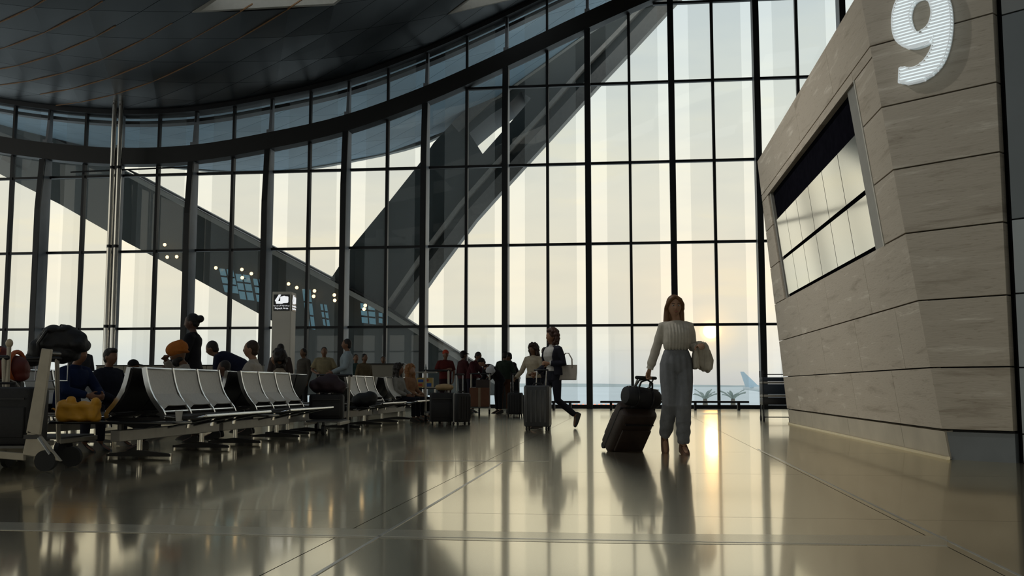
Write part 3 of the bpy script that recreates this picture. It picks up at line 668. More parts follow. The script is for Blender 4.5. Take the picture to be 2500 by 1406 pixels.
# grey panel wall beyond the dark joint
gw = thing('wall_panelled', None, None, FPt(RR + .06, 0), kind='structure')
GP1 = mat('grey_wall_panel', (.15, .17, .18), .45, var=.08, vscale=1); GP2 = mat('light_grey_wall_panel', (.36, .39, .40), .45, var=.08, vscale=1); GP3 = mat('mid_grey_wall_panel', (.22, .23, .23), .45, var=.08, vscale=1)
def frz(y): return PL(2496, y, K0, nF).z
edge = [0, frz(1060), frz(897), frz(715), frz(532), frz(22), ztop + .7]
MB().prism([FPt(RR + .0, 0, -.16), FPt(RR + 4, 0, -.16), FPt(RR + 4, ztop + .7, -.16), FPt(RR, ztop + .7, -.16)], -nF * .2).build('wall_backing', mat('joint_black', (.008, .008, .009), .8, var=.1), gw, world=True)
for i in range(6):
    MB().prism([FPt(RR + .075, edge[i] + .008, -.02), FPt(RR + 4, edge[i] + .008, -.02), FPt(RR + 4, edge[i + 1] - .008, -.02), FPt(RR + .075, edge[i + 1] - .008, -.02)], -nF * .1).build('wall_panel', [GP2, GP2, GP2, GP2, GP1, GP3][i], gw, world=True)

# unseen spotlights added above the frame to brighten the stone side
for i, (yy, zz) in enumerate(((12.5, 8.8), (15.5, 9.2), (18.5, 9.8))):
    hp = V((-2.6, yy, zz)); tg = V((4.9, yy + .6, 1.6)); dd = (tg - hp).normalized()
    sp_ = thing('fill_spotlight', 'round black fill light added above the hall to brighten the stone block', 'fill_spotlight', hp, 0, 'added fill lights')
    sz = (hp - F0).dot(TT); zcl = zc(sz)
    MB().tube([V((0, 0, .1)), V((0, 0, zcl - zz))], .012, 6).build('drop_rod', DARKM, sp_)
    MB().tube([-dd * .22, dd * .0], [.10, .13], 18).build('housing', BLACKP, sp_, True)
    ld = bpy.data.lights.new('spot', 'SPOT'); ld.energy = FILL_SPOTW; ld.color = (1, .97, .90); ld.spot_size = math.radians(78); ld.spot_blend = 1; ld.shadow_soft_size = .12
    lo = bpy.data.objects.new('lamp', ld); COL.objects.link(lo); lo.parent = sp_; lo.location = dd * .08; lo.rotation_euler = dd.to_track_quat('-Z', 'Y').to_euler()

# ------------------------------------------------------------------ text helper
def text_mesh(body, size, ext, m, name='lettering'):
    cu = bpy.data.curves.new(name, 'FONT'); cu.body = body; cu.size = size; cu.extrude = ext; cu.align_x = 'CENTER'; cu.align_y = 'CENTER'
    o = bpy.data.objects.new(name, cu); COL.objects.link(o); dg = bpy.context.evaluated_depsgraph_get()
    me = bpy.data.meshes.new_from_object(o.evaluated_get(dg)); bpy.data.objects.remove(o); bpy.data.curves.remove(cu)
    me.name = name; me.materials.clear(); me.materials.append(m); return me

# ------------------------------------------------------------------ sign pillar
SY = 21.5; pc = AT(685, 900, SY); pw = 46 / FPX * SY * 1.02; ptop = AT(685, 712, SY).z
sp = thing('sign_pillar', 'grey square pillar with a lit black and white repack area sign', 'sign', (pc.x, SY + pw / 2, 0), math.radians(-2))
PIL = mat('pillar_laminate', (.58, .54, .47), .5, var=.06, vscale=2)
MB().box((0, 0, ptop / 2), (pw, pw, ptop)).build('body', PIL, sp, bevel=.01)
MB().box((0, 0, .05), (pw + .03, pw + .03, .1)).build('foot', DARKM, sp)
for fc, rz in (('front', 0), ('side', math.pi / 2)):
    fw = pw * .84; fh = 510 / 12.78 / FPX * SY; zc0 = ptop - (605 - 262) / 12.78 / FPX * SY
    pn = MB().box((0, 0, 0), (fw, .012, fh)).build('sign_panel', mat('sign_black', (.008, .008, .012), .3, var=.1), sp)
    Rz = Matrix.Rotation(rz, 4, 'Z'); pn.location = Rz @ V((0, -pw / 2 - .004, zc0)); pn.rotation_euler = (0, 0, rz)
    ic = [(370, 540), (490, 352), (562, 352), (472, 552), (540, 562), (540, 425), (620, 402), (660, 390), (700, 405), (780, 415), (795, 440), (795, 590), (770, 615), (640, 620), (600, 642), (410, 642), (400, 590)]
    k = 1 / 12.78 / FPX * SY
    MB().prism([((x - 582) * k, -.007, -(y - 605) * k) for x, y in ic], (0, -.004, 0)).build('hand_and_case_icon', WHITEP, pn)
    o = part('lettering', text_mesh('Repack Area', .057, .002, WHITEP), pn, (0, -.009, -(785 - 605) * k), (math.pi / 2, 0, 0))
    o = part('lettering', text_mesh('\u0645\u0646\u0637\u0642\u0629 \u0625\u0639\u0627\u062f\u0629 \u0627\u0644\u062a\u0639\u0628\u0626\u0629'[::-1], .034, .002, WHITEP), pn, (0, -.009, -(700 - 605) * k), (math.pi / 2, 0, 0))

# twin polished tubes rising to the ceiling near the glass
for lx, lab in ((271, 'left one of twin slim polished steel tube columns'), (287, 'right one of twin slim polished steel tube columns')):
    b = PL(lx - (0 if lx < 280 else 0), 500, FP(0, 1.45, 0), NN); s_ = (b - F0).dot(TT)
    tcol = thing('tube_column', lab, 'column', (b.x, b.y, 0), 0, 'twin tube columns')
    hh = zc(s_)
    MB().tube([(0, 0, 0), (0, 0, hh)], .085, 20).build('shaft', STEEL, tcol, True)
    for z in (2.79, 5.57, 8.35): MB().tube([(0, 0, z - .05), (0, 0, z + .05)], .09, 20).build('clamp_ring', DARKM, tcol, True)
    MB().tube([(0, 0, 0), (0, 0, .04)], .16, 20).build('base_plate', STEEL, tcol, True)

# low rail benches along the glass
for a, b, l0, l1, lab in ((1335, 1416, 1352, 1392, 'low dark rail bench behind the woman with the handbag'), (1466, 1622, 1492, 1596, 'low dark rail bench behind the tilted suitcase'), (1672, 1826, 1698, 1802, 'low dark rail bench below the setting sun')):
    Y = 31.6; A, B = AT(a, 981, Y), AT(b, 981, Y); zt = A.z
    bn = thing('rail_bench', lab, 'bench', ((A.x + B.x) / 2, Y, 0), RZ, 'low rail benches by the glass'); Lb = B.x - A.x
    MB().box((0, 0, zt), (Lb, .36, .06)).build('top', DARKM, bn, bevel=.01)
    for q in (l0, l1):
        x = AT(q, 985, Y).x - bn.location.x; MB().box((x, 0, (zt - .03) / 2), (.07, .30, zt - .03)).build('leg', DARKM, bn)

# ------------------------------------------------------------------ back-to-back tandem seating
def bar(mb, P, wd, th):
    # flat strip swept along a profile in the u-z plane, wd across v
    R = []
    for i, q in enumerate(P):
        a, b = P[max(i - 1, 0)], P[min(i + 1, len(P) - 1)]; t = V((b[0] - a[0], 0, b[1] - a[1])).normalized(); n = V((-t.z, 0, t.x)) * th / 2; c = V((q[0], 0, q[1])); e = V((0, wd / 2, 0))
        R.append([c - n - e, c - n + e, c + n + e, c + n - e])
    return mb.rings(R)
PROF = [(.080, .915), (.090, .86), (.110, .77), (.140, .68), (.180, .605), (.232, .535), (.282, .478), (.300, .44), (.290, .405)]
PAN = [(.235, .462), (.30, .440), (.42, .428), (.55, .428), (.66, .440), (.72, .452), (.752, .440)]
BACKP = [(.082, .905), (.092, .86), (.112, .77), (.145, .675), (.158, .650)]
LUMB = [(.158, .650), (.200, .610), (.255, .565), (.305, .535)]
SEATW = .60
_m = {}
def seat_meshes():
    mb = bar(MB(), PROF, .028, .045); _m['frame'] = mb.mesh('side_frame', CHROME, True)
    def sheet(P, dz, w0, w1, m, nm, sag=.012, th=.012):
        R = []; n = 6
        for j, q in enumerate(P):
            wv = w0 + (w1 - w0) * j / (len(P) - 1); row = []
            for k in range(n + 1):
                v = -wv / 2 + wv * k / n; sg = sag * (1 - (2 * k / n - 1) ** 2); row.append(V((q[0] - sg * .8 + dz, v, q[1] - sg * .6)))
            R.append(row + [r + V((-th, 0, -th * .7)) for r in row[::-1]])
        return MB().rings(R).mesh(nm, m, True)
    _m['back'] = sheet(BACKP, .010, SEATW - .04, SEATW - .06, MESHF, 'back_mesh')
    _m['lumbar'] = sheet(LUMB, .010, SEATW - .08, SEATW - .20, MESHF, 'lumbar_mesh', .006)
    gs = MB()
    _m['gore'] = []
    for sd in (-1, 1):                             # triangular side gussets of the folded sling
        e = SEATW / 2 - .02; P = [V((.158, sd * (e - .02), .652)), V((.305, sd * (SEATW / 2 - .10), .537)), V((.29, sd * e, .49)), V((.20, sd * e, .585))]
        _m['gore'].append(MB().prism(P, (-.008, 0, -.008)).mesh('side_gusset', MESHF))
    _m['pan'] = sheet(PAN, 0, SEATW - .04, SEATW - .04, mat('dark_sling', (.035, .032, .03), .6, var=.1), 'seat_sling', .008, .03)
    _m['shell'] = sheet(PROF[:7], -.022, SEATW - .04, SEATW - .04, MESHB, 'back_shell', .01)
    _m['rail'] = MB().tube([(.27, 0, .425), (.45, 0, .405), (.62, 0, .405), (.745, 0, .432)], .014, 8, True).mesh('seat_rail', CHROME, True)
    _m['cross'] = MB().tube([(0, -SEATW / 2, 0), (0, SEATW / 2, 0)], .014, 8).mesh('cross_bar', CHROME, True)
    _m['arm'] = MB().tube([(.42, 0, .30), (.44, 0, .41)], .02, 8).tube([(.30, -.2, .31), (.62, .2, .40)], .012, 6).mesh('seat_bracket', CHROME, True)
seat_meshes()
def tandem(label, D0, X0, n=3, table=True, rz=RZ, sides=(1, -1), fold=()):
    # origin on the floor under the near end of the spine; +v runs away from the camera
    t = thing('tandem_seating', label, 'seating', (X0, D0, 0), rz, 'back-to-back tandem seating')
    Ln = n * SEATW
    for sd in sides:
        for k in range(n):
            st = thing('seat', None, None, (0, SEATW * (k + .5), 0), 0 if sd == 1 else math.pi); st.parent = t
            part('back_mesh', _m['back'], st); part('lumbar_mesh', _m['lumbar'], st); part('seat_sling', _m['pan'], st); part('back_shell', _m['shell'], st); [part('side_gusset', gm_, st) for gm_ in _m['gore']]; [part('seat_rail', _m['rail'], st, (0, yy_, 0)) for yy_ in (-SEATW / 2 + .03, SEATW / 2 - .03)]; [part('cross_bar', _m['cross'], st, q_) for q_ in ((.745, 0, .432), (.085, 0, .905), (.285, 0, .47))]; part('seat_bracket', _m['arm'], st)
            part('side_frame', _m['frame'], st, (0, -SEATW / 2, 0))
            if (k == n - 1) == (sd == 1) or (k == 0 and sd == -1): part('side_frame', _m['frame'], st, (0, SEATW / 2, 0))
    MB().box((0, Ln / 2 - .1, .245), (.10, Ln + .55, .11)).build('beam', ALU, t, bevel=.006)
    for v in (.12, Ln - .2):
        lg = MB().tube([(0, v, .03), (0, v, .22)], .026, 10).build('leg', CHROME, t, True)
        f = MB(); 
        for s_ in (-1, 1): f.rings([[V((0, v - .035, .02)), V((0, v + .035, .02)), V((0, v + .035, .085)), V((0, v - .035, .085))], [V((s_ * .34, v - .025, .02)), V((s_ * .34, v + .025, .02)), V((s_ * .34, v + .025, .045)), V((s_ * .34, v - .025, .045))]])
        f.build('foot', BLACKP, lg)
        for s_ in (-1, 1): MB().tube([(s_ * .33, v, 0), (s_ * .33, v, .05)], .018, 8).build('glide', CHROME, lg, True)
        MB().prism([(-.42, v - .02, .41), (.42, v - .02, .41), (.30, v - .02, .36), (.05, v - .02, .30), (-.05, v - .02, .30), (-.30, v - .02, .36)], (0, .04, 0)).build('seat_carrier', BLACKP, t)
    if table:
        MB().rbox((0, -.28, .375), (1.3, .44, .022), .05).build('side_table', BLACKL, t, True)
        MB().tube([(0, -.28, .29), (0, -.28, .366)], .03, 8).build('table_post', BLACKP, t)
    return t
CL = lambda D: -3.79 + .12 * (D - 10.1)
tandem('nearest empty tandem seating with black end table holding a yellow bag', 10.15, CL(10.15))
tandem('second tandem seating from the camera, men seated on its far side', 12.6, CL(12.6))
tandem('third tandem seating with a dark bag on the near seat', 17.3, CL(17.3) - .02)
tandem('farthest tandem seating where two long-haired women sit', 20.2, CL(20.2) - .05)
tandem('tandem seating under the man in blue beside the luggage trolleys', 11.2, -5.55, table=False)
tandem('added tandem seating behind the dark-haired man facing right', 13.7, -6.1, table=False)  # this and the next two rows are added to darken the floor's reflections
tandem('added tandem seating farther back on the left near the partition', 16.4, -5.85, table=False)
tandem('added tandem seating far left behind the backpack trolley', 14.2, -7.6, table=False)
tandem('short tandem seating under the person with bushy dark hair', 15.0, CL(15.0) - .16, n=2, table=False, sides=(-1,))

# ------------------------------------------------------------------ people
SIDE = V((1, 0, 0))
def pose(kind, **kw):
    if kind == 'stand':
        J = dict(pel=(0, 0, .92), waist=(0, 0, 1.06), chest=(0, -.005, 1.24), neck=(0, .015, 1.41), head=(0, -.015, 1.575),
                 ha=(-.085, 0, .89), ka=(-.095, -.01, .49), aa=(-.10, .02, .085), hb=(.085, 0, .89), kb=(.095, -.01, .49), ab=(.10, .02, .085),
                 sa=(-.165, .01, 1.365), ea=(-.225, .03, 1.09), wa=(-.22, -.05, .85), sb=(.165, .01, 1.365), eb=(.225, .03, 1.09), wb=(.22, -.05, .85))
    else:
        J = dict(pel=(0, .02, .52), waist=(0, .03, .66), chest=(0, .03, .84), neck=(0, .04, 1.01), head=(0, .0, 1.175),
                 ha=(-.085, 0, .50), ka=(-.11, -.42, .50), aa=(-.12, -.42, .085), hb=(.085, 0, .50), kb=(.11, -.42, .50), ab=(.12, -.42, .085),
                 sa=(-.165, .03, .965), ea=(-.225, -.03, .70), wa=(-.12, -.25, .60), sb=(.165, .03, .965), eb=(.225, -.03, .70), wb=(.12, -.25, .60))
    for k, v in kw.items(): J[k] = v
    J = {k: V(v) if not k.startswith('f') or len(k) > 2 else V(v) for k, v in J.items()}
    for s in 'ab':
        if 'f' + s not in J: J['f' + s] = V((.02 if s == 'b' else -.02, -1, -.12))        # toe direction
        if 'd' + s not in J: J['d' + s] = (J['w' + s] - J['e' + s]).normalized()          # hand direction
    if 'look' not in J: J['look'] = V((0, -1, -.02))
    return J
def shift(J, keys, d):
    for k in keys: J[k] = J[k] + V(d)
    return J
def torso_rings(J, tab, grow=0.0, lo=None, hi=None, n=20):
    # tab rows: (position 0..4 along crotch-pelvis-waist-chest-neck, half width, half depth, forward shift)
    sp_ = [J['pel'] + (J['pel'] - J['waist']).normalized() * .13, J['pel'], J['waist'], J['chest'], J['neck']]
    R = []
    for t, hw, hd, fo in tab:
        if lo is not None and t < lo: continue
        if hi is not None and t > hi: continue
        i = min(int(t), 3); c = sp_[i].lerp(sp_[i + 1], t - i) if t <= 4 else sp_[4] + (sp_[4] - sp_[3]).normalized() * (t - 4)
        tg = (sp_[min(i + 1, 4)] - sp_[max(i - (1 if t - i < .3 else 0), 0)]).normalized(); fw = SIDE.cross(tg).normalized()
        if fw.y > 0: fw = -fw
        c = c + fw * fo; row = []
        for k in range(n):
            a = 2 * math.pi * k / n; ca, sa = math.cos(a), math.sin(a); e = .85
            row.append(c + SIDE * (abs(ca) ** e * (1 if ca > 0 else -1)) * (hw + grow) + fw * (abs(sa) ** e * (1 if sa > 0 else -1)) * (hd + grow))
        R.append(row)
    return R
FEM = [(0, .10, .075, 0), (.35, .150, .105, -.005), (1, .165, .115, -.01), (1.5, .145, .105, 0), (2, .118, .088, .0), (2.5, .128, .095, .005), (3, .142, .105, .018), (3.35, .145, .105, .012), (3.7, .155, .085, 0), (3.9, .12, .065, 0), (4.0, .065, .055, 0), (4.06, .05, .05, 0)]
MAL = [(0, .10, .08, 0), (.35, .145, .105, 0), (1, .155, .112, 0), (1.5, .148, .110, .005), (2, .145, .108, .008), (2.5, .152, .110, .008), (3, .165, .115, .01), (3.35, .175, .11, .005), (3.7, .180, .090, 0), (3.9, .14, .07, 0), (4.0, .075, .06, 0), (4.06, .056, .056, 0)]
def basis(fw, up=V((0, 0, 1))):
    f = fw.normalized(); r = f.cross(up).normalized(); u = r.cross(f).normalized(); return r, f, u        # r: person's right when f is forward
def head_mesh(mb, c, look, k=1.0, n=28, m=22):
    r, f, u = basis(look); vs = []; fs = []
    for j in range(m + 1):
        th = math.pi * j / m
        for i in range(n):
            ph = 2 * math.pi * i / n; dx, dy, dz = math.sin(th) * math.sin(ph), math.sin(th) * math.cos(ph), -math.cos(th)   # dy forward
            x, y, z = .074 * dx, .093 * dy, .116 * dz
            if dz < 0: x *= 1 - .30 * abs(dz) ** 1.3; y *= 1 - (.28 if dy < 0 else .02) * abs(dz)
            if dy < 0: y *= 1.06
            if dy > 0:
                fr = dy
                y += fr * (.024 * math.exp(-(dx / .16) ** 2 - ((dz + .13) / .17) ** 2) - .010 * math.exp(-((abs(dx) - .38) / .17) ** 2 - ((dz - .06) / .12) ** 2) + .004 * math.exp(-(dx / .5) ** 2 - ((dz - .22) / .10) ** 2)
                          + .007 * math.exp(-(dx / .28) ** 2 - ((dz + .48) / .10) ** 2) + .010 * math.exp(-(dx / .3) ** 2 - ((dz + .80) / .16) ** 2) + .003 * math.exp(-((abs(dx) - .5) / .2) ** 2 - ((dz + .2) / .2) ** 2))
            vs.append(c + (r * x + f * y + u * z) * k)
    for j in range(m):
        for i in range(n): fs.append((j * n + i, j * n + (i + 1) % n, (j + 1) * n + (i + 1) % n, (j + 1) * n + i))
    mb.add(vs, fs)
    for s in (-1, 1):
        R = Matrix((r, f, u)).transposed(); mb.ell(c + (r * s * .074 - f * .008 - u * .005) * k, (.011 * k, .02 * k, .032 * k), R, 8, 6)
def hand(mb, wr, d, side, curl=.5, rad=.0088, palm_n=None):
    # palm and five unequal fingers; side +1 / -1 places the thumb; palm_n is where the palm faces
    d = d.normalized()
    if palm_n is None: palm_n = V((-side, 0, 0)) if abs(d.x) < .8 else V((0, 0, -1))
    pn = (palm_n - d * palm_n.dot(d)).normalized(); ac = d.cross(pn).normalized()      # ac: across the palm
    if ac.dot(V((0, -1, 0))) < 0: ac = -ac                                             # thumb side to the front
    R = []
    for t, hw, hd in ((-.01, .024, .02), (.02, .03, .017), (.05, .038, .016), (.085, .040, .014), (.098, .036, .011)):
        c = wr + d * t; R.append([c + ac * math.cos(a) * hw + pn * math.sin(a) * hd for a in [2 * math.pi * i / 12 for i in range(12)]])
    mb.rings(R)
    for i, (o, L, c_) in enumerate(((.029, .070, curl), (.010, .080, curl * 1.05), (-.010, .074, curl * 1.1), (-.028, .058, curl * 1.2))):
        p = wr + d * .088 + ac * o; P = [p - d * .02, p]; a = 0
        for sgl in (.42, .33, .25):
            a += c_ * .95; p = p + (d * math.cos(a) + pn * math.sin(a)) * L * sgl; P.append(p)
        mb.tube(P, [rad * 1.05, rad * 1.05, rad, rad * .92, rad * .8], 8, True)
    p = wr + d * .025 + ac * .026 + pn * .004; q = (d * .62 + ac * .62 + pn * .3).normalized(); q2 = (d * .8 + ac * .2 + pn * (.4 + curl * .3)).normalized()
    mb.tube([p - q * .015, p + q * .03, p + q * .045 + q2 * .012, p + q * .045 + q2 * .038], [rad * 1.5, rad * 1.3, rad * 1.1, rad * .9], 8, True)
def foot_pts(J, s):
    f = J['f' + s].normalized(); a = J['a' + s]; dn = V((0, 0, -1)); dn = (dn - f * dn.dot(f)).normalized(); return a, f, dn
HAIRC = {}
def person(label, px, Y, h=1.72, yaw=0, J=None, fem=False, top=(.1, .1, .1), bot=(.03, .03, .04), skin=(.16, .085, .05), hair='short', hairc=(.015, .010, .008),
           shoe=(.02, .018, .016), sleeve='long', hat=None, vox=.012, group=None, loc=None, loose=.0, hem=.75, extra=None, legs=True, lv=None):
    J = J or pose('stand'); X = AT(px, 940, Y).x if loc is None else loc[0]
    root = thing('person', label, 'person', (X, Y, 0 if loc is None else loc[2]), math.radians(yaw), group)
    k = h / 1.70; root.scale = (k, k, k)
    tab = FEM if fem else MAL; ar = .88 if fem else 1.0
    # --- body: one continuous skin
    b = MB(); b.rings(torso_rings(J, tab, -.016))
    b.tube([J['neck'] - V((0, 0, .04)), J['neck'] + V((0, 0, .02)), J['head'] - V((0, 0, .06))], [.056 * ar, .050 * ar, .050 * ar], 12, True)
    head_mesh(b, J['head'], J['look'], 1.0)
    for s, sg in (('a', -1), ('b', 1)):
        S, E, W = J['s' + s], J['e' + s], J['w' + s]
        b.tube([S - V((sg * .04, 0, 0)), S, S.lerp(E, .5), E, E.lerp(W, .35), W], [.036 * ar, .046 * ar, .042 * ar, .036 * ar, .036 * ar, .025 * ar], 10, True)
        hand(b, W, J['d' + s], sg, J.get('c' + s, V((.45, 0, 0)))[0], .0088 if vox < .009 else .0105, J.get('p' + s))
        Hh, K, A = J['h' + s], J['k' + s], J['a' + s]
        b.tube([Hh, Hh.lerp(K, .4), K, K.lerp(A, .3), A], [.078, .068, .050, .050, .034], 10, True)
        a, f, dn = foot_pts(J, s); b.tube([a - f * .04 + dn * .03, a + f * .05 + dn * .035, a + f * .15 + dn * .052], [.032, .034, .022], 8, True)
    solid(b, vox, 'body', skinm(skin), root, 3)
    lv = lv or vox
    # --- trousers
    t = MB(); t.rings(torso_rings(J, tab, .010 + loose * .4, hi=2.2 if fem else 1.75))
    for s in 'ab':
        Hh, K, A = J['h' + s], J['k' + s], J['a' + s]; g = loose
        t.tube([Hh + V((0, 0, .03)), Hh.lerp(K, .35), K, K.lerp(A, .4), A + (K - A).normalized() * .035], [.088 + g, .083 + g, .064 + g, .060 + g * .8, .052 + g * .35], 12)
    solid(t, lv, 'trousers', cloth(bot), root, 4)
    # --- shoes
    if legs:
        for s in 'ab':
            a, f, dn = foot_pts(J, s); m_ = MB(); rt = f.cross(dn).normalized()
            R = []
            for t_, hw, up_, lw in ((-.075, .022, .02, .062), (-.065, .034, -.012, .078), (0, .038, -.02, .082), (.06, .042, .014, .084), (.12, .044, .036, .084), (.165, .034, .05, .084), (.188, .016, .062, .082)):
                c = a + f * t_; R.append([c + rt * hw * .85 + dn * up_, c + rt * hw + dn * (up_ * .4 + lw * .6), c + rt * hw * .95 + dn * lw, c - rt * hw * .95 + dn * lw, c - rt * hw + dn * (up_ * .4 + lw * .6), c - rt * hw * .85 + dn * up_])
            m_.rings(R).build('shoe', mat('shoe_%02x%02x' % (int(shoe[0] * 255), int(shoe[1] * 255)), shoe, .45, var=.1), root, True)
    # --- top garment
    if top is not None:
        c = MB(); c.rings(torso_rings(J, tab, .020 + loose * .4, lo=hem, hi=3.98))
        for s, sg in (('a', -1), ('b', 1)):
            S, E, W = J['s' + s], J['e' + s], J['w' + s]; gl = .012 + loose * .5
            if sleeve == 'long': P, rr = [S - V((sg * .10, 0, -.012)), S - V((sg * .05, 0, -.006)), S, S.lerp(E, .5), E, E.lerp(W, .5), W - (W - E).normalized() * .012], [.040, .052, .056, .053, .048, .043, .033]
            else: P, rr = [S - V((sg * .10, 0, -.012)), S - V((sg * .05, 0, -.006)), S, S.lerp(E, .45), S.lerp(E, .8)], [.040, .052, .058, .058, .056]
            c.tube(P, [q * ar + gl for q in rr], 12)
        c.tube([J['neck'] - V((0, 0, .02)), J['neck'] + V((0, -.004, .035))], [.072 * ar, .062 * ar], 14)
        solid(c, lv, 'shirt', cloth(top), root, 6)
    # --- hair and headgear
    r, f, u = basis(J['look']); hc = J['head']; R = Matrix((r, f, u)).transposed(); hm = mat('hair_%02x%02x%02x' % tuple(int(q * 255) for q in hairc), hairc, .55, spec=.4, var=.25, vscale=30, bump=.5, bscale=60)
    hr = MB()
    if hair in ('short', 'long', 'bun', 'curly', 'swept'):
        hr.ell(hc - f * .020 + u * .030, (.083, .094, .098), R, 18, 12)
    if hair == 'short': hr.ell(hc - f * .045 - u * .03, (.07, .06, .06), R)
    if hair == 'swept':
        hr.ell(hc + f * .035 + u * .085, (.065, .06, .042), R); hr.ell(hc - f * .045 - u * .03, (.07, .06, .06), R)
    if hair == 'long':
        for sg in (-1, 1): hr.tube([hc + r * sg * .062 + u * .04 - f * .02, hc + r * sg * .082 - f * .025 - u * .06, hc + r * sg * .085 - f * .03 - u * .16, hc + r * sg * .07 - f * .045 - u * .25], [.03, .032, .034, .016], 8, True)
        hr.tube([hc - f * .05, hc - f * .085 - u * .1, hc - f * .085 - u * .26], [.06, .07, .045], 10, True)
    if hair == 'bun':
        hr.ell(hc - f * .125 + u * .03, (.052, .05, .052), R); hr.ell(hc - f * .045 - u * .02, (.07, .06, .06), R)
        hr.tube([hc - f * .07 + u * .03, hc - f * .12 + u * .03], .03, 8)
    if hair == 'curlylong':
        for sg in (-1, 1): hr.tube([hc + r * sg * .06 + u * .04 - f * .02, hc + r * sg * .088 - f * .02 - u * .06, hc + r * sg * .098 - f * .02 - u * .16, hc + r * sg * .085 - f * .03 - u * .28], [.035, .045, .05, .03], 8, True)
        hr.tube([hc - f * .05, hc - f * .09 - u * .1, hc - f * .10 - u * .28], [.07, .085, .06], 10, True)
    if hair in ('curly', 'curlylong'):
        rg = random.Random(int(px)); n = 150 if hair == 'curly' else 190
        hr.ell(hc - f * .020 + u * .030, (.090, .10, .10), R, 18, 12)
        for q in range(n):
            a = rg.uniform(0, 2 * math.pi); z = rg.uniform(-.9, 1.0); rr = math.sqrt(max(0, 1 - z * z)); y = math.sin(a) * rr; x = math.cos(a) * rr
            if y > .45 and z < .62: continue
            dn = -.18 if hair == 'curly' else -.33; wd = .112
            zz = .03 + (z * .115 if z > 0 else z * (-dn))
            hr.ell(hc + r * x * wd * (1 + .12 * (z < 0)) * (max(rr, .75) / max(rr, .05) if z < 0 else 1) * (1 if z > -.75 else .8) + f * (min(y * .11 * (max(rr, .75) / max(rr, .05) if z < 0 else 1), .03 if z < .3 else 1) - .025) + u * zz, tuple(rg.uniform(.022, .036) for _ in range(3)), None, 8, 6)
    if hr.v: solid(hr, min(vox, .011), 'hair', hm, root, 2)
    if hat and hat[0] == 'turban':
        tm = MB(); tm.ell(hc - f * .010 + u * .072, (.128, .140, .098), R, 22, 14)
        for q in range(5):
            Rt = R @ Matrix.Rotation(.30 - .12 * q, 3, 'X') @ Matrix.Rotation(.10 * (-1) ** q, 3, 'Y'); tm.ell(hc - f * .010 + u * (.030 + .026 * q), (.130 - .004 * q * q * .6, .142 - .004 * q * q * .6, .026), Rt, 22, 8)
        solid(tm, .010, 'turban', cloth(hat[1]), root, 2)
        bm_ = MB(); bm_.ell(hc + f * .045 - u * .085, (.062, .055, .062), R); bm_.ell(hc - u * .06, (.074, .06, .05), R); solid(bm_, .011, 'beard', hm, root, 2)
    if hat and hat[0] == 'cap':
        cm = MB(); cm.ell(hc - f * .012 + u * .052, (.088, .10, .085), R, 18, 10)
        P = [hc + f * .06 + u * .045 + r * .07, hc + f * .15 + u * .03 + r * .05, hc + f * .165 + u * .028, hc + f * .15 + u * .03 - r * .05, hc + f * .06 + u * .045 - r * .07]
        cm.prism(P, u * .014); solid(cm, .008, 'cap', cloth(hat[1]), root, 1)
    if extra: extra(root, J)
    return root

# --- the walking woman with the tilted suitcase
WX, WY = G(1662, 1108).x, G(1662, 1108).y
JW = pose('stand', pel=(-.03, 0, .955), waist=(-.03, 0, 1.10), chest=(-.02, -.01, 1.26), neck=(-.025, .005, 1.405), head=(-.045, -.02, 1.56),
          ha=(-.11, 0, .92), ka=(-.115, -.06, .52), aa=(-.135, .20, .165), hb=(.05, 0, .92), kb=(.02, -.11, .50), ab=(.025, -.02, .09),
          sa=(-.165, .01, 1.355), ea=(-.235, .09, 1.10), wa=(-.305, .10, .885), sb=(.115, .01, 1.355), eb=(.165, .09, 1.12), wb=(.175, -.13, 1.125),
          fa=(-.02, -.62, -.78), fb=(.05, -1, -.10), look=(.03, -1, -.06), da=(-.25, .05, -.97), db=(.10, -.93, .18), ca=(1.15, 0, 0), cb=(.55, 0, 0), pa=(.55, -.6, 0), pb=(.3, 0, -1))
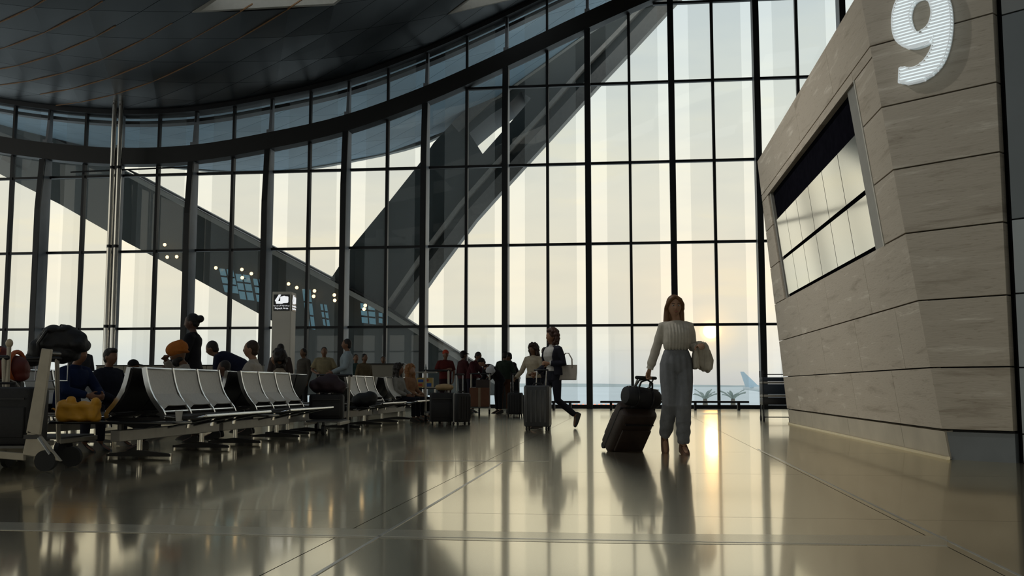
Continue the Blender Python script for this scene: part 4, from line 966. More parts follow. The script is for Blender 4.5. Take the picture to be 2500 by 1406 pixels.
def woman_extra(root, J):
    hc = J['head']; r, f, u = basis(J['look'])
    for sg in (-1, 1):
        e = MB().ell(hc + r * sg * .029 + f * .083 + u * .008, (.012, .009, .008), Matrix((r, f, u)).transposed(), 10, 7).build('eye', mat('eye_white', (.5, .45, .4), .3, var=.02), root, True)
        MB().ell(hc + r * sg * .029 + f * .0905 + u * .008, (.0055, .003, .0058), Matrix((r, f, u)).transposed(), 8, 6).build('iris', mat('iris_dark', (.02, .012, .008), .2, var=.02), e, True)
        MB().tube([hc + r * sg * .014 + f * .096 + u * .026, hc + r * sg * .030 + f * .093 + u * .031, hc + r * sg * .046 + f * .082 + u * .026], .0032, 6).build('eyebrow', mat('brow_brown', (.05, .028, .015), .7, var=.05), root, True)
    MB().ell(hc + f * .0925 - u * .058, (.023, .007, .0075), Matrix((r, f, u)).transposed(), 12, 7).build('lips', mat('lips', (.30, .10, .07), .4, var=.05), root, True)
    # gathered blouse
    c = MB(); tab = [(1.95, .120, .096, 0), (2.12, .136, .115, .012), (2.45, .150, .128, .022), (2.8, .147, .130, .028), (3.1, .147, .126, .028), (3.4, .150, .115, .012), (3.7, .150, .090, 0), (3.88, .110, .072, 0), (3.97, .074, .064, 0), (4.0, .066, .058, 0)]
    c.rings(torso_rings(J, tab, 0, n=28))
    for s, sg in (('a', -1), ('b', 1)):
        S, E, W = J['s' + s], J['e' + s], J['w' + s]; dd = (W - E).normalized()
        c.tube([S - V((sg * .09, 0, -.010)), S - V((sg * .04, 0, -.004)), S, S.lerp(E, .35), S.lerp(E, .75), E, E.lerp(W, .35), E.lerp(W, .7), W - dd * .035, W - dd * .01], [.036, .048, .053, .053, .050, .050, .050, .048, .036, .034], 16)
    def pleat(co, nr):
        x = co.x + .02; k = max(0, 1 - abs(x) / .13) if nr.y < 0 else 0
        k *= 1 if co.z < 1.34 else max(0, 1 - (co.z - 1.34) * 25)
        return nr * (.0055 * math.sin(x * 190) * min(1, k * 2.5) + .0018 * math.sin(co.z * 42 + co.x * 25) * (1 if abs(x) > .17 else 0))
    solid(c, .0075, 'blouse', cloth((.50, .46, .39)), root, 8, pleat)
    for s in 'ab':
        W, E = J['w' + s], J['e' + s]; dd = (W - E).normalized(); MB().tube([W - dd * .045, W - dd * .008], [.036, .038], 14).build('cuff', cloth((.52, .48, .41)), root, True)
    t = MB(); tb = [(.0, .10, .085, 0), (.35, .150, .12, 0), (1, .168, .130, 0), (1.4, .156, .120, 0), (1.75, .130, .102, 0), (2.02, .112, .090, 0)]
    t.rings(torso_rings(J, tb, 0, n=24))
    for s in 'ab':
        H_, K, A = J['h' + s], J['k' + s], J['a' + s]
        t.tube([H_ + V((0, 0, .04)), H_.lerp(K, .25), H_.lerp(K, .6), K, K.lerp(A, .35), K.lerp(A, .7), A + (K - A).normalized() * .045, A + (K - A).normalized() * .02], [.098, .100, .092, .082, .080, .074, .062, .056], 18)
    def crease(co, nr): return nr * .004 * math.sin(co.x * 95 + co.z * 4) * (1 if co.z > .75 else .5) + nr * (.004 * math.sin(co.z * 70 + co.y * 30) if co.z < .35 else 0)
    solid(t, .009, 'pleated_trousers', cloth((.185, .19, .20)), root, 3, crease)
    MB().rings(torso_rings(J, [(1.90, .121, .096, 0), (2.10, .116, .092, 0)], 0, n=24)).build('waistband', cloth((.16, .16, .165)), root, True)
    # hair: centre parting, tucked behind the ears, falling to the shoulders
    hm = mat('auburn_hair', (.16, .075, .03), .5, spec=.4, var=.25, vscale=30, bump=.4, bscale=70, stretch=(1, 1, .15)); h = MB(); R = Matrix((r, f, u)).transposed()
    h.ell(hc - f * .022 + u * .030, (.086, .093, .098), R, 22, 14)
    for sg in (-1, 1):
        h.tube([hc + f * .058 + u * .098 + r * sg * .012, hc + f * .066 + u * .072 + r * sg * .05, hc + f * .035 + u * .02 + r * sg * .082, hc - f * .01 - u * .03 + r * sg * .090], [.020, .022, .022, .022], 8, True)
        h.tube([hc - f * .02 + r * sg * .078, hc - f * .03 - u * .08 + r * sg * .080, hc - f * .035 - u * .16 + r * sg * .082, hc - f * .04 - u * .215 + r * sg * .076], [.026, .032, .034, .018], 10, True)
    h.tube([hc - f * .05, hc - f * .075 - u * .1, hc - f * .085 - u * .20], [.07, .078, .055], 12, True)
    solid(h, .008, 'hair', hm, root, 2)
person('woman in cream blouse and grey trousers pulling a tilted suitcase', 1662, WY, 1.735, 0, JW, True, None, (.185, .19, .20), skin=(.36, .20, .12), hair='none', shoe=(.12, .055, .03), vox=.0065, loc=(WX, WY, 0), extra=woman_extra, lv=.012)

# jacket folded over her forearm
k_ = 1.735 / 1.70; jr = thing('folded_jacket', 'cream jacket hanging over the forearm of the walking woman', 'jacket', (WX, WY, 0)); jr.scale = (k_, k_, k_)
jm = MB(); rgj = random.Random(5)
for y, sc in ((-.17, .88), (-.12, 1.0), (-.06, 1.05), (0, 1.0), (.05, .9)): pass
jo = [(.145, 1.135), (.175, 1.18), (.225, 1.185), (.27, 1.15), (.295, 1.06), (.315, .96), (.318, .90), (.295, .862), (.255, .858), (.225, .885), (.205, .905), (.175, .89), (.140, .895), (.137, 1.0)]
R = []
for y, sc, dx in ((-.185, .80, .01), (-.17, .92, .004), (-.12, 1.0, 0), (-.06, 1.02, .005), (0, 1.0, .0), (.04, .93, .0), (.055, .82, 0)):
    cx, cz = .22, 1.05; R.append([V((cx + dx + (x - cx) * sc, y, cz + (z - cz) * (sc if z < 1.1 else min(1, sc + .06)))) for x, z in jo])
jm.rings(R)
solid(jm, .0085, 'folded_cloth', cloth((.46, .41, .33)), jr, 3, lambda co, nr: nr * (.008 * math.sin(co.x * 85 + co.z * 9) + .004 * math.sin(co.x * 160 - co.z * 22)))
MB().tube([(.15, -.19, 1.10), (.16, -.2, 1.0), (.172, -.19, .9)], [.012, .016, .012], 6, True).build('lapel_edge', cloth((.43, .38, .30)), jr, True)
MB().tube([(.285, -.15, 1.08), (.305, -.165, .98), (.30, -.16, .90)], [.02, .03, .024], 8, True).build('sleeve', cloth((.44, .39, .31)), jr, True)

# ------------------------------------------------------------------ luggage helpers
def frame_of(u, wdir):
    u = u.normalized(); wv = (wdir - u * wdir.dot(u)).normalized(); t = u.cross(wv).normalized(); return Matrix((wv, t, u)).transposed()
def suitcase(label, base, up, wdir, W, T, H, m, handle=0.0, trim=DARKM, hard=True, wheels=True, gap=.055, lift=0, group=None, name='suitcase'):
    R = frame_of(V(up), V(wdir)); root = thing(name, label, 'suitcase', base, 0, group)
    def P(x, y, z): return R @ V((x, y, z))
    body = MB().rbox(P(0, 0, gap + H / 2), (W, T, H), min(.07, T * .3), R, 4).build('shell', m, root, True)
    if hard:
        for i in range(5):
            x = -W * .36 + W * .72 * i / 4
            for sg in (-1, 1): MB().box(P(x, sg * (T / 2 + .002), gap + H * .5), (.03, .012, H * .78), R).build('rib', m, body, bevel=.003)
    else:
        for sg in (-1, 1): MB().rbox(P(0, sg * (T / 2 + .012), gap + H * .40), (W * .82, .03, H * .52), .012, R).build('front_pocket', m, body, True)
        MB().box(P(0, -T / 2 - .016, gap + H * .80), (W * .8, .012, .014), R).build('zip', trim, body)
    MB().box(P(0, 0, gap + H * .5), (W + .006, .02, H + .004), R).build('seam_trim', trim, body, bevel=.003)
    hd = MB().tube([P(-.08, 0, gap + H), P(-.07, 0, gap + H + .035), P(.07, 0, gap + H + .035), P(.08, 0, gap + H)], .011, 8, True).build('carry_handle', BLACKP, root, True)
    if wheels:
        for sx in (-1, 1):
            for sy in (-1, 1):
                c = P(sx * W * .38, sy * T * .33, 0); fk = MB().tube([c + P(0, 0, gap + .02), c + P(0, 0, gap * .55)], [.02, .016], 8).build('caster', BLACKP, root, True)
                MB().tube([c + P(-.013, 0, gap * .42), c + P(.013, 0, gap * .42)], gap * .42, 12).build('wheel', RUBBER, fk, True)
    if handle:
        for sx in (-1, 1): MB().tube([P(sx * W * .22, T * .3, gap + H * .9), P(sx * W * .22, T * .3, gap + H + handle)], .009, 8).build('handle_tube', CHROME, root, True)
        MB().tube([P(-W * .27, T * .3, gap + H + handle), P(W * .27, T * .3, gap + H + handle)], .019, 10, True).build('handle_grip', BLACKP, root, True)
    return root
NYL = mat('dark_nylon', (.008, .007, .008), .6, var=.2, vscale=20, bump=.3, bscale=200)
NYLB = mat('brown_black_nylon', (.030, .017, .012), .5, var=.25, vscale=10, bump=.3, bscale=150)
# the tilted suitcase and the duffel strapped to it
hx = V((WX - .315 * k_ - .03, WY + .095 * k_, .80 * k_)); sb_ = V((1.19, 11.62, 0.02)); upv = hx - sb_; wdir = V((.93, .36, 0))
W_, T_, H_ = .44, .27, .58; Ltot = upv.length
sc_ = suitcase('dark brown suitcase tilted on two wheels, pulled by the walking woman', sb_, upv, wdir, W_, T_, H_, NYLB, Ltot - .085 - H_, hard=False, gap=.085)
# shift so that the grip lies in the hand: grip is offset by T*.3
R_ = frame_of(upv, wdir); off = R_ @ V((0, T_ * .3, 0)); sc_.location = sb_ - off; 
ub = upv.normalized(); fdir = R_ @ V((0, 1, 0))
dpos = sc_.location + ub * (.085 + H_ + .02)
df = thing('duffel_bag', 'small dark duffel bag riding on top of the tilted suitcase', 'bag', dpos)
mb = MB(); R = []; wv = R_ @ V((1, 0, 0))
Rd = frame_of(V((.25, -.30, .92)), V((.95, .25, .22)))
for x, sc in ((-.215, .55), (-.205, .85), (-.17, 1), (0, 1.04), (.17, 1), (.205, .85), (.215, .55)):
    R.append([Rd @ V((x, math.cos(a) * .115 * sc, .115 + math.sin(a) * .108 * sc)) for a in [2 * math.pi * i / 18 for i in range(18)]])
mb.rings(R).build('body', NYL, df, True)
for x in (-.09, .09): MB().tube([Rd @ V((x, math.cos(a) * .119, .115 + math.sin(a) * .113)) for a in [2 * math.pi * i / 24 for i in range(25)]], .010, 6).build('webbing', BLACKP, df, True)
for y in (-.04, .04): MB().tube([Rd @ V((-.09, y, .21)), Rd @ V((-.07, y * .6, .30)), Rd @ V((0, y * .4, .33)), Rd @ V((.07, y * .6, .30)), Rd @ V((.09, y, .21))], .011, 8, True).build('carry_strap', BLACKP, df, True)
MB().tube([Rd @ V((-.19, 0, .225)), Rd @ V((.19, 0, .225))], .006, 6).build('zip', CHROME, df)

# --- second woman, walking left with an upright suitcase, handbag on her elbow
Y2 = 17.5
J2 = pose('stand', ha=(-.08, 0, .90), ka=(-.09, -.16, .52), aa=(-.09, -.26, .09), hb=(.08, 0, .90), kb=(.085, .02, .49), ab=(.085, .40, .22), fb=(0, -.45, -.9), fa=(0, -1, -.06),
          chest=(0, -.03, 1.25), neck=(0, -.025, 1.42), head=(0, -.05, 1.585), look=(-.05, -1, -.10),
          sa=(-.16, -.01, 1.37), ea=(-.24, .02, 1.10), wa=(-.24, -.22, .95), da=(0, -.75, -.65), ca=(1.1, 0, 0), sb=(.16, -.01, 1.37), eb=(.235, .05, 1.12), wb=(.09, -.16, 1.12), db=(-.6, -.75, .05), cb=(.7, 0, 0))
def second_extra(root, J):
    # open blazer: a C-shaped shell with sleeves
    tab = [(1.0, .19, .15, .0), (1.5, .18, .145, .0), (2, .165, .13, .005), (2.5, .17, .135, .01), (3, .178, .14, .015), (3.4, .182, .13, .008), (3.7, .182, .108, 0), (3.92, .135, .085, 0), (4.0, .095, .075, 0)]
    R0 = torso_rings(J, tab, 0.0, n=28); R1 = torso_rings(J, tab, .022, n=28); rr = []
    for a, b in zip(R0, R1):
        idx = [i % 28 for i in range(7 + 4, 7 + 28 - 3)]           # leave the front open
        rr.append([b[i] for i in idx] + [a[i] for i in idx[::-1]])
    c = MB(); c.rings(rr)
    for s, sg in (('a', -1), ('b', 1)):
        S, E, W = J['s' + s], J['e' + s], J['w' + s]; c.tube([S - V((sg * .07, 0, -.008)), S - V((sg * .03, 0, -.004)), S, S.lerp(E, .5), E, E.lerp(W, .5), W - (W - E).normalized() * .03], [.055, .066, .070, .068, .064, .058, .050], 12)
    solid(c, .010, 'blazer', cloth((.014, .014, .022)), root, 5)
person('woman with curly bob and dark blazer walking left with a handbag', 1352, Y2, 1.70, -58, J2, True, (.42, .41, .39), (.013, .014, .022), skin=(.22, .11, .06), hair='curly', hairc=(.045, .018, .010), shoe=(.01, .01, .012), vox=.009, loc=(AT(1352, 940, Y2).x, Y2, 0), hem=1.2, extra=second_extra)
hb = AT(1384, 910, Y2 - .05); zb, zt_ = AT(1384, 928, Y2).z, AT(1384, 891, Y2).z
hbag = thing('handbag', 'structured beige-grey tote handbag on the elbow of the curly-haired woman', 'handbag', (hb.x, Y2 - .12, zb), math.radians(-14)); hh_ = zt_ - zb; HBM = mat('taupe_leather', (.30, .27, .235), .5, var=.08)
MB().rings([[V((sx * .155, -.05, 0)), V((sx * .155, .05, 0)), V((sx * .17, .045, hh_ * .5)), V((sx * .175, .018, hh_)), V((sx * .175, -.018, hh_)), V((sx * .17, -.045, hh_ * .5))] for sx in (-1, -.6, 0, .6, 1)]).build('body', HBM, hbag, True, bevel=.006)
for y in (-.03, .03): MB().tube([(-.09, y, hh_ * .8), (-.085, y * .7, hh_ + .10), (-.03, y * .3, hh_ + .20), (.03, y * .3, hh_ + .20), (.085, y * .7, hh_ + .10), (.09, y, hh_ * .8)], .008, 8, True).build('strap', HBM, hbag, True)
MB().box((0, 0, .012), (.31, .106, .02)).build('base', mat('taupe_dark', (.16, .14, .12), .5, var=.1), hbag)
GREYP = mat('graphite_shell', (.035, .037, .04), .35, var=.1)
c2 = G(1313, 1050); suitcase('large upright graphite hard-shell suitcase beside the curly-haired woman', (c2.x, c2.y, 0), V((0, 0, 1)), V((.97, -.25, 0)), .44, .29, .68, GREYP, .0, gap=.06)
MB().tube([(0, 0, 0), (0, 0, 0)], .01) if False else None
for dx in (.02,):
    sc2 = [o for o in COL.objects if o.name.startswith('suitcase') and o.parent is None][-1]
    for q in (-.06, .10): MB().tube([(q + .03, .05, .70), (q + .05, .04, 1.0)], .009, 8).build('handle_tube', CHROME, sc2, True)
    MB().tube([(-.05, .04, 1.0), (.17, .04, 1.0)], .016, 8, True).build('handle_grip', BLACKP, sc2, True)

# ------------------------------------------------------------------ the group of travellers by the glass
P = person
Jc = pose('stand', look=(-.3, -1, -.25)); 
P('woman with long curly hair and cream cardigan reaching for a luggage handle', 1302, 23.2, 1.70, -28, pose('stand', wa=(-.30, -.30, .92), ea=(-.27, -.05, 1.08), look=(-.25, -1, -.3), eb=(.24, .0, 1.10), wb=(.14, -.22, 1.02)), True, (.42, .36, .27), (.012, .013, .02), hair='curlylong', hairc=(.03, .014, .008), loose=.012)
P('man in dark shirt and flat cap leaning over beside the green sweater', 1258, 29.0, 1.74, -62, pose('stand', chest=(0, -.10, 1.22), neck=(0, -.16, 1.38), head=(0, -.22, 1.53), sa=(-.17, -.12, 1.33), sb=(.17, -.12, 1.33), ea=(-.22, -.25, 1.10), wa=(-.15, -.45, 1.0), eb=(.22, -.22, 1.08), wb=(.18, -.45, 1.0), look=(-.1, -1, -.2)), top=(.035, .028, .03), bot=(.015, .014, .016), hat=('cap', (.03, .026, .03)))
P('man in dark green sweater and brown trousers seen from behind', 1232, 27.6, 1.70, 165, pose('stand', ea=(-.27, .0, 1.1), wa=(-.24, -.20, 1.0), eb=(.27, 0, 1.1), wb=(.2, -.28, .98), look=(.1, -1, -.2)), top=(.030, .042, .030), bot=(.085, .038, .02), hair='short', hat=('cap', (.02, .02, .022)))
P('man in dark suit jacket bending forward over a trolley', 1210, 27.2, 1.70, -62, pose('stand', pel=(0, .12, .92), waist=(0, .02, 1.05), chest=(0, -.13, 1.17), neck=(0, -.30, 1.27), head=(0, -.42, 1.37), ha=(-.085, .12, .89), hb=(.085, .12, .89), ka=(-.095, .08, .49), kb=(.095, .08, .49), aa=(-.1, .1, .085), ab=(.1, .1, .085), sa=(-.17, -.24, 1.23), sb=(.17, -.24, 1.23), ea=(-.22, -.24, .97), wa=(-.16, -.42, .82), eb=(.22, -.24, .97), wb=(.16, -.42, .82), look=(0, -1, -.75)), top=(.012, .013, .018), bot=(.012, .012, .015), skin=(.3, .16, .1), hair='swept')
P('man in dark maroon shirt and brimmed hat turned to the trolley', 1131, 28.6, 1.74, 120, pose('stand', ea=(-.25, -.08, 1.1), wa=(-.18, -.3, 1.0)), top=(.055, .014, .016), bot=(.018, .016, .02), hat=('cap', (.02, .015, .015)), loose=.015)
P('man in maroon shirt leaning right with head bowed', 1151, 28.0, 1.74, 62, pose('stand', chest=(0, -.08, 1.22), neck=(0, -.14, 1.38), head=(0, -.21, 1.52), sa=(-.17, -.10, 1.33), sb=(.17, -.1, 1.33), ea=(-.22, -.2, 1.08), wa=(-.15, -.4, .95), eb=(.22, -.2, 1.08), wb=(.15, -.4, .95), look=(0, -1, -.5)), top=(.065, .016, .02), bot=(.02, .018, .03))
P('man in red shirt and red cap standing by the window', 1087, 26.9, 1.70, 25, pose('stand', ea=(-.27, .0, 1.12), wa=(-.05, -.22, 1.17), eb=(.25, 0, 1.1), wb=(.18, -.12, .9), look=(-.2, -1, 0)), top=(.095, .015, .013), bot=(.03, .010, .016), sleeve='short', hat=('cap', (.42, .06, .03)), skin=(.2, .1, .06))
P('man in dark jacket half hidden behind the woman in the blazer', 1330, 25.5, 1.72, -20, top=(.02, .016, .02), bot=(.015, .015, .02))
# people along the counter
P('standing man in pale blue shirt looking left', 846, 21.4, 1.74, -78, pose('stand', ea=(-.23, -.02, 1.1), wa=(-.18, -.28, 1.0), eb=(.23, -.05, 1.1), wb=(.15, -.30, 1.0)), top=(.27, .32, .35), bot=(.02, .02, .03), skin=(.19, .09, .05))
P('broad man in beige shirt facing the camera behind dark bags', 790, 24.8, 1.70, 8, pose('stand', ea=(-.29, -.02, 1.12), wa=(-.15, -.24, 1.04), eb=(.29, -.02, 1.12), wb=(.15, -.24, 1.04)), top=(.23, .19, .11), bot=(.02, .02, .02), skin=(.18, .09, .05), sleeve='short', loose=.02)
P('man in dark checked shirt between the pillar and the beige shirt', 740, 25.6, 1.70, -40, top=(.07, .06, .05), bot=(.02, .02, .02), skin=(.16, .08, .05))
P('man standing in front of the sign pillar, back of head', 683, 20.6, 1.60, 200, top=(.06, .045, .04), bot=(.02, .02, .02))
P('person in teal top standing right of the pale blue shirt', 868, 26.5, 1.58, 15, top=(.03, .06, .055), bot=(.02, .02, .02), skin=(.22, .11, .06))
P('person in olive top leaning beside the beige counter', 889, 25.6, 1.56, 40, top=(.12, .09, .05), bot=(.02, .02, .02), skin=(.18, .09, .05))
P('person behind the beige counter with only head showing', 935, 31.0, 1.66, 0, top=(.04, .05, .06), bot=(.02, .02, .02))
# seated and standing people among the rows
sit = pose('sit')
P('seated short-haired man in white shirt with dark strap, seen from behind', 610, 14.2, 1.80, -84, pose('sit', look=(-.05, -1, .0)), top=(.42, .38, .33), bot=(.03, .03, .04), skin=(.34, .19, .12), hair='short', hairc=(.035, .018, .010), vox=.010)
P('seated person with bushy dark hair in pale top facing left', 676, 15.35, 1.66, -84, pose('sit', look=(-.1, -1, -.05)), True, top=(.30, .25, .19), bot=(.03, .03, .04), hair='curly', hairc=(.012, .009, .008), skin=(.22, .12, .07))
P('hunched person in navy jacket leaning over the seats', 572, 16.2, 1.74, -95, pose('stand', pel=(0, .2, .92), waist=(0, .08, 1.03), chest=(0, -.1, 1.1), neck=(0, -.27, 1.18), head=(0, -.38, 1.30), ha=(-.085, .2, .89), hb=(.085, .2, .89), ka=(-.095, .15, .49), kb=(.095, .15, .49), aa=(-.1, .15, .085), ab=(.1, .15, .085), sa=(-.17, -.2, 1.15), sb=(.17, -.2, 1.15), ea=(-.22, -.2, .9), wa=(-.16, -.4, .8), eb=(.22, -.2, .9), wb=(.16, -.4, .8), look=(0, -1, -.4)), top=(.008, .010, .028), bot=(.015, .015, .02), loose=.03)
P('seated person in grey top low between two tandem seats', 545, 13.35, 1.40, -84, pose('sit'), top=(.16, .16, .17), bot=(.03, .03, .03), skin=(.12, .06, .04))
P('seated bearded man in an orange turban raising his hand', 440, 11.75, 1.60, -70, pose('sit', head=(0, -.04, 1.165), look=(-.2, -1, -.35), ea=(-.33, -.05, .92), wa=(-.22, -.18, 1.10), da=(.75, .1, .5)), top=(.30, .28, .25), bot=(.03, .03, .04), skin=(.14, .07, .04), hair='none', hat=('turban', (.40, .13, .025)), hairc=(.01, .008, .008))
P('standing woman in black with her hair in a bun', 466, 14.0, 1.74, -88, pose('stand', look=(0, -1, -.18), ea=(-.23, -.05, 1.1), wa=(-.15, -.25, 1.0), eb=(.23, -.05, 1.1), wb=(.15, -.25, 1.0)), True, (.010, .010, .014), (.01, .01, .014), hair='bun', hairc=(.008, .006, .006), skin=(.10, .05, .035), loose=.025, vox=.010)
P('seated dark-haired man facing right beside the empty seats', 268, 12.68, 1.58, 62, pose('sit', look=(.1, -1, 0)), top=(.012, .014, .025), bot=(.02, .02, .03), skin=(.2, .1, .06), hair='swept', vox=.010)
P('seated man in blue shirt resting his forearms, behind the trolley', 168, 11.5, 1.60, 66, pose('sit', chest=(0, -.06, .83), neck=(0, -.10, 1.0), head=(0, -.16, 1.155), sa=(-.17, -.08, .955), sb=(.17, -.08, .955), ea=(-.24, -.22, .72), wa=(-.10, -.42, .66), eb=(.24, -.22, .72), wb=(.10, -.44, .66), look=(0, -1, -.1)), top=(.008, .016, .055), bot=(.02, .02, .03), skin=(.25, .12, .07), hair='short', vox=.010)
P('distant man whose head shows right of the backpack', 196, 20.5, 1.66, 40, top=(.03, .03, .035), bot=(.02, .02, .02))
P('seated person in black cap hidden low behind the seats', 325, 14.9, 1.46, 80, pose('sit'), top=(.02, .02, .02), bot=(.02, .02, .02), hat=('cap', (.012, .012, .014)))
P('seated woman with long dark hair and pale sleeve at the row end', 975, 20.9, 1.55, 70, pose('sit', look=(.1, -1, 0)), True, (.26, .25, .23), (.015, .015, .02), hair='curlylong', hairc=(.012, .009, .008), skin=(.2, .1, .06))
P('seated woman with long reddish blond hair beside the dark-haired woman', 1003, 21.7, 1.55, 62, pose('sit', look=(-.3, -1, 0)), True, (.30, .16, .09), (.02, .02, .02), hair='curlylong', hairc=(.30, .13, .045), skin=(.36, .2, .12))

# ------------------------------------------------------------------ trolleys, bags and counters
GALV = mat('galvanised_frame', (.36, .33, .28), .4, .5, var=.1)
def trolley(label, loc, yaw, h=1.02, name='luggage_trolley', basket=True, group='luggage trolleys'):
    # local: the push handle is at +y, the deck runs to -y
    t = thing(name, label, 'trolley', loc, math.radians(yaw), group)
    MB().rbox((0, -.35, .20), (.52, .80, .025), .05).build('deck', mat('deck_sheet', (.12, .115, .105), .5, .4, var=.1), t, True)
    for sx in (-1, 1):
        MB().box((sx * .25, -.33, .17), (.045, .90, .05)).build('side_rail', GALV, t, bevel=.008)
        MB().tube([(sx * .24, .10, .17), (sx * .24, .16, .55), (sx * .24, .22, h)], .022, 10).build('mast', GALV, t, True)
        wf = MB().tube([(sx * .24, .08, .17), (sx * .24, .08, .10)], .022, 8).build('wheel_fork', BLACKP, t, True)
        MB().tube([(sx * .24 - .022, .08, .085), (sx * .24 + .022, .08, .085)], .085, 18).build('wheel', RUBBER, wf, True)
    wf = MB().tube([(0, -.66, .19), (0, -.66, .10)], .022, 8).build('wheel_fork', BLACKP, t, True); MB().tube([(-.022, -.66, .075), (.022, -.66, .075)], .075, 16).build('wheel', RUBBER, wf, True)
    MB().tube([(-.27, .22, h), (.27, .22, h)], .022, 10, True).build('push_handle', BLACKP, t, True)
    for z in (.45, .70): MB().tube([(-.24, .10 + (z - .17) * .14, z), (.24, .10 + (z - .17) * .14, z)], .012, 6).build('cross_tube', GALV, t, True)
    if basket:
        bk_ = thing('basket', None, None, (0, 0, 0)); bk_.parent = t
        z0, z1 = h - .22, h - .02
        for z in (z0, z1): MB().tube([(-.24, .19, z), (.24, .19, z), (.22, -.08, z), (-.22, -.08, z), (-.24, .19, z)], .007, 6).build('wire_rim', CHROME, bk_, True)
        for x in (-.22, -.11, 0, .11, .22): MB().tube([(x, -.08, z1), (x, -.08, z0), (x, .19, z0)], .005, 5).build('wire', CHROME, bk_, True)
    return t
def lump(name, label, cat, loc, blobs, m, vox=.012, rz=0, disp=None, extra=None, group=None):
    t = thing(name, label, cat, loc, rz, group); mb = MB()
    for b_ in blobs:
        if len(b_) == 3: mb.rbox(b_[1], b_[2], .06)
        else: mb.ell(*b_)
    solid(mb, vox, 'body', m, t, 3, disp)
    if extra: extra(t)
    return t
crump = lambda a, k: (lambda co, nr: nr * a * (math.sin(co.x * k + co.z * k * .7) + math.sin(co.z * k * 1.3 - co.y * k * .9 + 1.3) * .8))
# yellow plastic bag and a cup on the nearest end table
def ties(t):
    MB().tube([(-.2, -.02, .10), (-.235, -.03, .125), (-.25, -.03, .12)], [.012, .008, .004], 6, True).build('knotted_handle', mat('yellow_film', (.72, .34, .02), .45, var=.1), t, True)
lump('plastic_bag', 'crumpled yellow plastic bag on the black end table', 'bag', (AT(191, 1030, 9.80).x, 9.80, .386), [('box', (0, 0, .085), (.40, .20, .17)), ((-.15, 0, .16), (.06, .085, .05)), ((-.07, 0, .18), (.05, .06, .065)), ((.06, 0, .15), (.13, .09, .045)), ((.16, 0, .175), (.045, .08, .05)), ((0, 0, .03), (.215, .12, .035))], mat('yellow_film', (.72, .34, .02), .45), .010, 0, crump(.006, 42), ties)
cp = thing('paper_cup', 'small pale paper cup on the black end table', 'cup', (AT(436, 1036, 9.85).x, 9.85, .386))
MB().rings([[V((math.cos(a) * r, math.sin(a) * r, z)) for a in [2 * math.pi * i / 16 for i in range(16)]] for r, z in ((.026, 0), (.036, .095))]).build('cup_wall', mat('white_paper', (.6, .57, .52), .7, var=.05), cp, True)
MB().tube([(0, 0, .094), (0, 0, .102)], .039, 16).build('lid', mat('cup_lid', (.5, .48, .45), .5, var=.05), cp, True)
# left foreground trolley, seen from the side with its raking flat mast
A0 = G(118, 1152); TY = A0.y
tr = thing('luggage_trolley', 'nearest luggage trolley with a raking pale flat mast', 'trolley', (A0.x, TY, 0), 0, 'luggage trolleys')
def TP(x, y, dy=0): q = AT(x, y, TY); q.y += dy; return q
PALE = mat('pale_trolley_metal', (.40, .355, .28), .45, .3, var=.08)
for dy in (-.02, .48):
    if dy < 0: ms = MB().prism([TP(104, 850, dy), TP(127, 853, dy), TP(98, 1062, dy), TP(66, 1057, dy)], (0, .04, 0)).build('mast', PALE, tr, world=True, bevel=.006)
    if dy < 0: MB().prism([TP(70, 1050, dy), TP(101, 1066, dy), TP(150, 1126, dy), TP(57, 1110, dy)], (0, .05, 0)).build('foot_bracket', PALE, tr, world=True, bevel=.006)
    if dy < 0: MB().tube([TP(98, 1068, dy - .01), TP(126, 1108, dy - .01)], .012, 6).build('brake_rod', CHROME, tr, True, world=True)
    c = TP(112, 1128, dy + .02); c.z = .095
    MB().tube([c - V((0, .025, 0)), c + V((0, .025, 0))], .09, 20).build('wheel', RUBBER, tr, True, world=True)
    MB().prism([TP(-260, 1080, dy), TP(60, 1106, dy), TP(60, 1124, dy), TP(-260, 1098, dy)], (0, .045, 0)).build('deck_rail', PALE, tr, world=True, bevel=.005)
    if dy < 0: MB().box(TP(80, 1066, dy) + V((0, .02, 0)), (.13, .06, .035)).build('pivot_block', BLACKP, tr, world=True)
MB().tube([TP(114, 862, 0), TP(114, 862, .24)], .02, 10).build('push_handle', BLACKP, tr, True, world=True)
q = TP(-100, 1092, .02); MB().box((q.x, TY + .25, q.z), (1.1, .46, .02)).build('deck', mat('deck_sheet', (.12, .115, .105)), tr, world=True)
MB().tube([V((TP(-230, 1100).x, TY + .22, .08)), V((TP(-230, 1100).x, TY + .28, .08))], .08, 18).build('wheel', RUBBER, tr, True, world=True)
dz = q.z + .01
suitcase('big black rounded suitcase lying on the nearest trolley', (TP(-20, 1000).x, TY + .25, dz), V((0, 0, 1)), V((1, 0, 0)), .62, .36, .50, NYL, 0, wheels=False, gap=.0, hard=False)
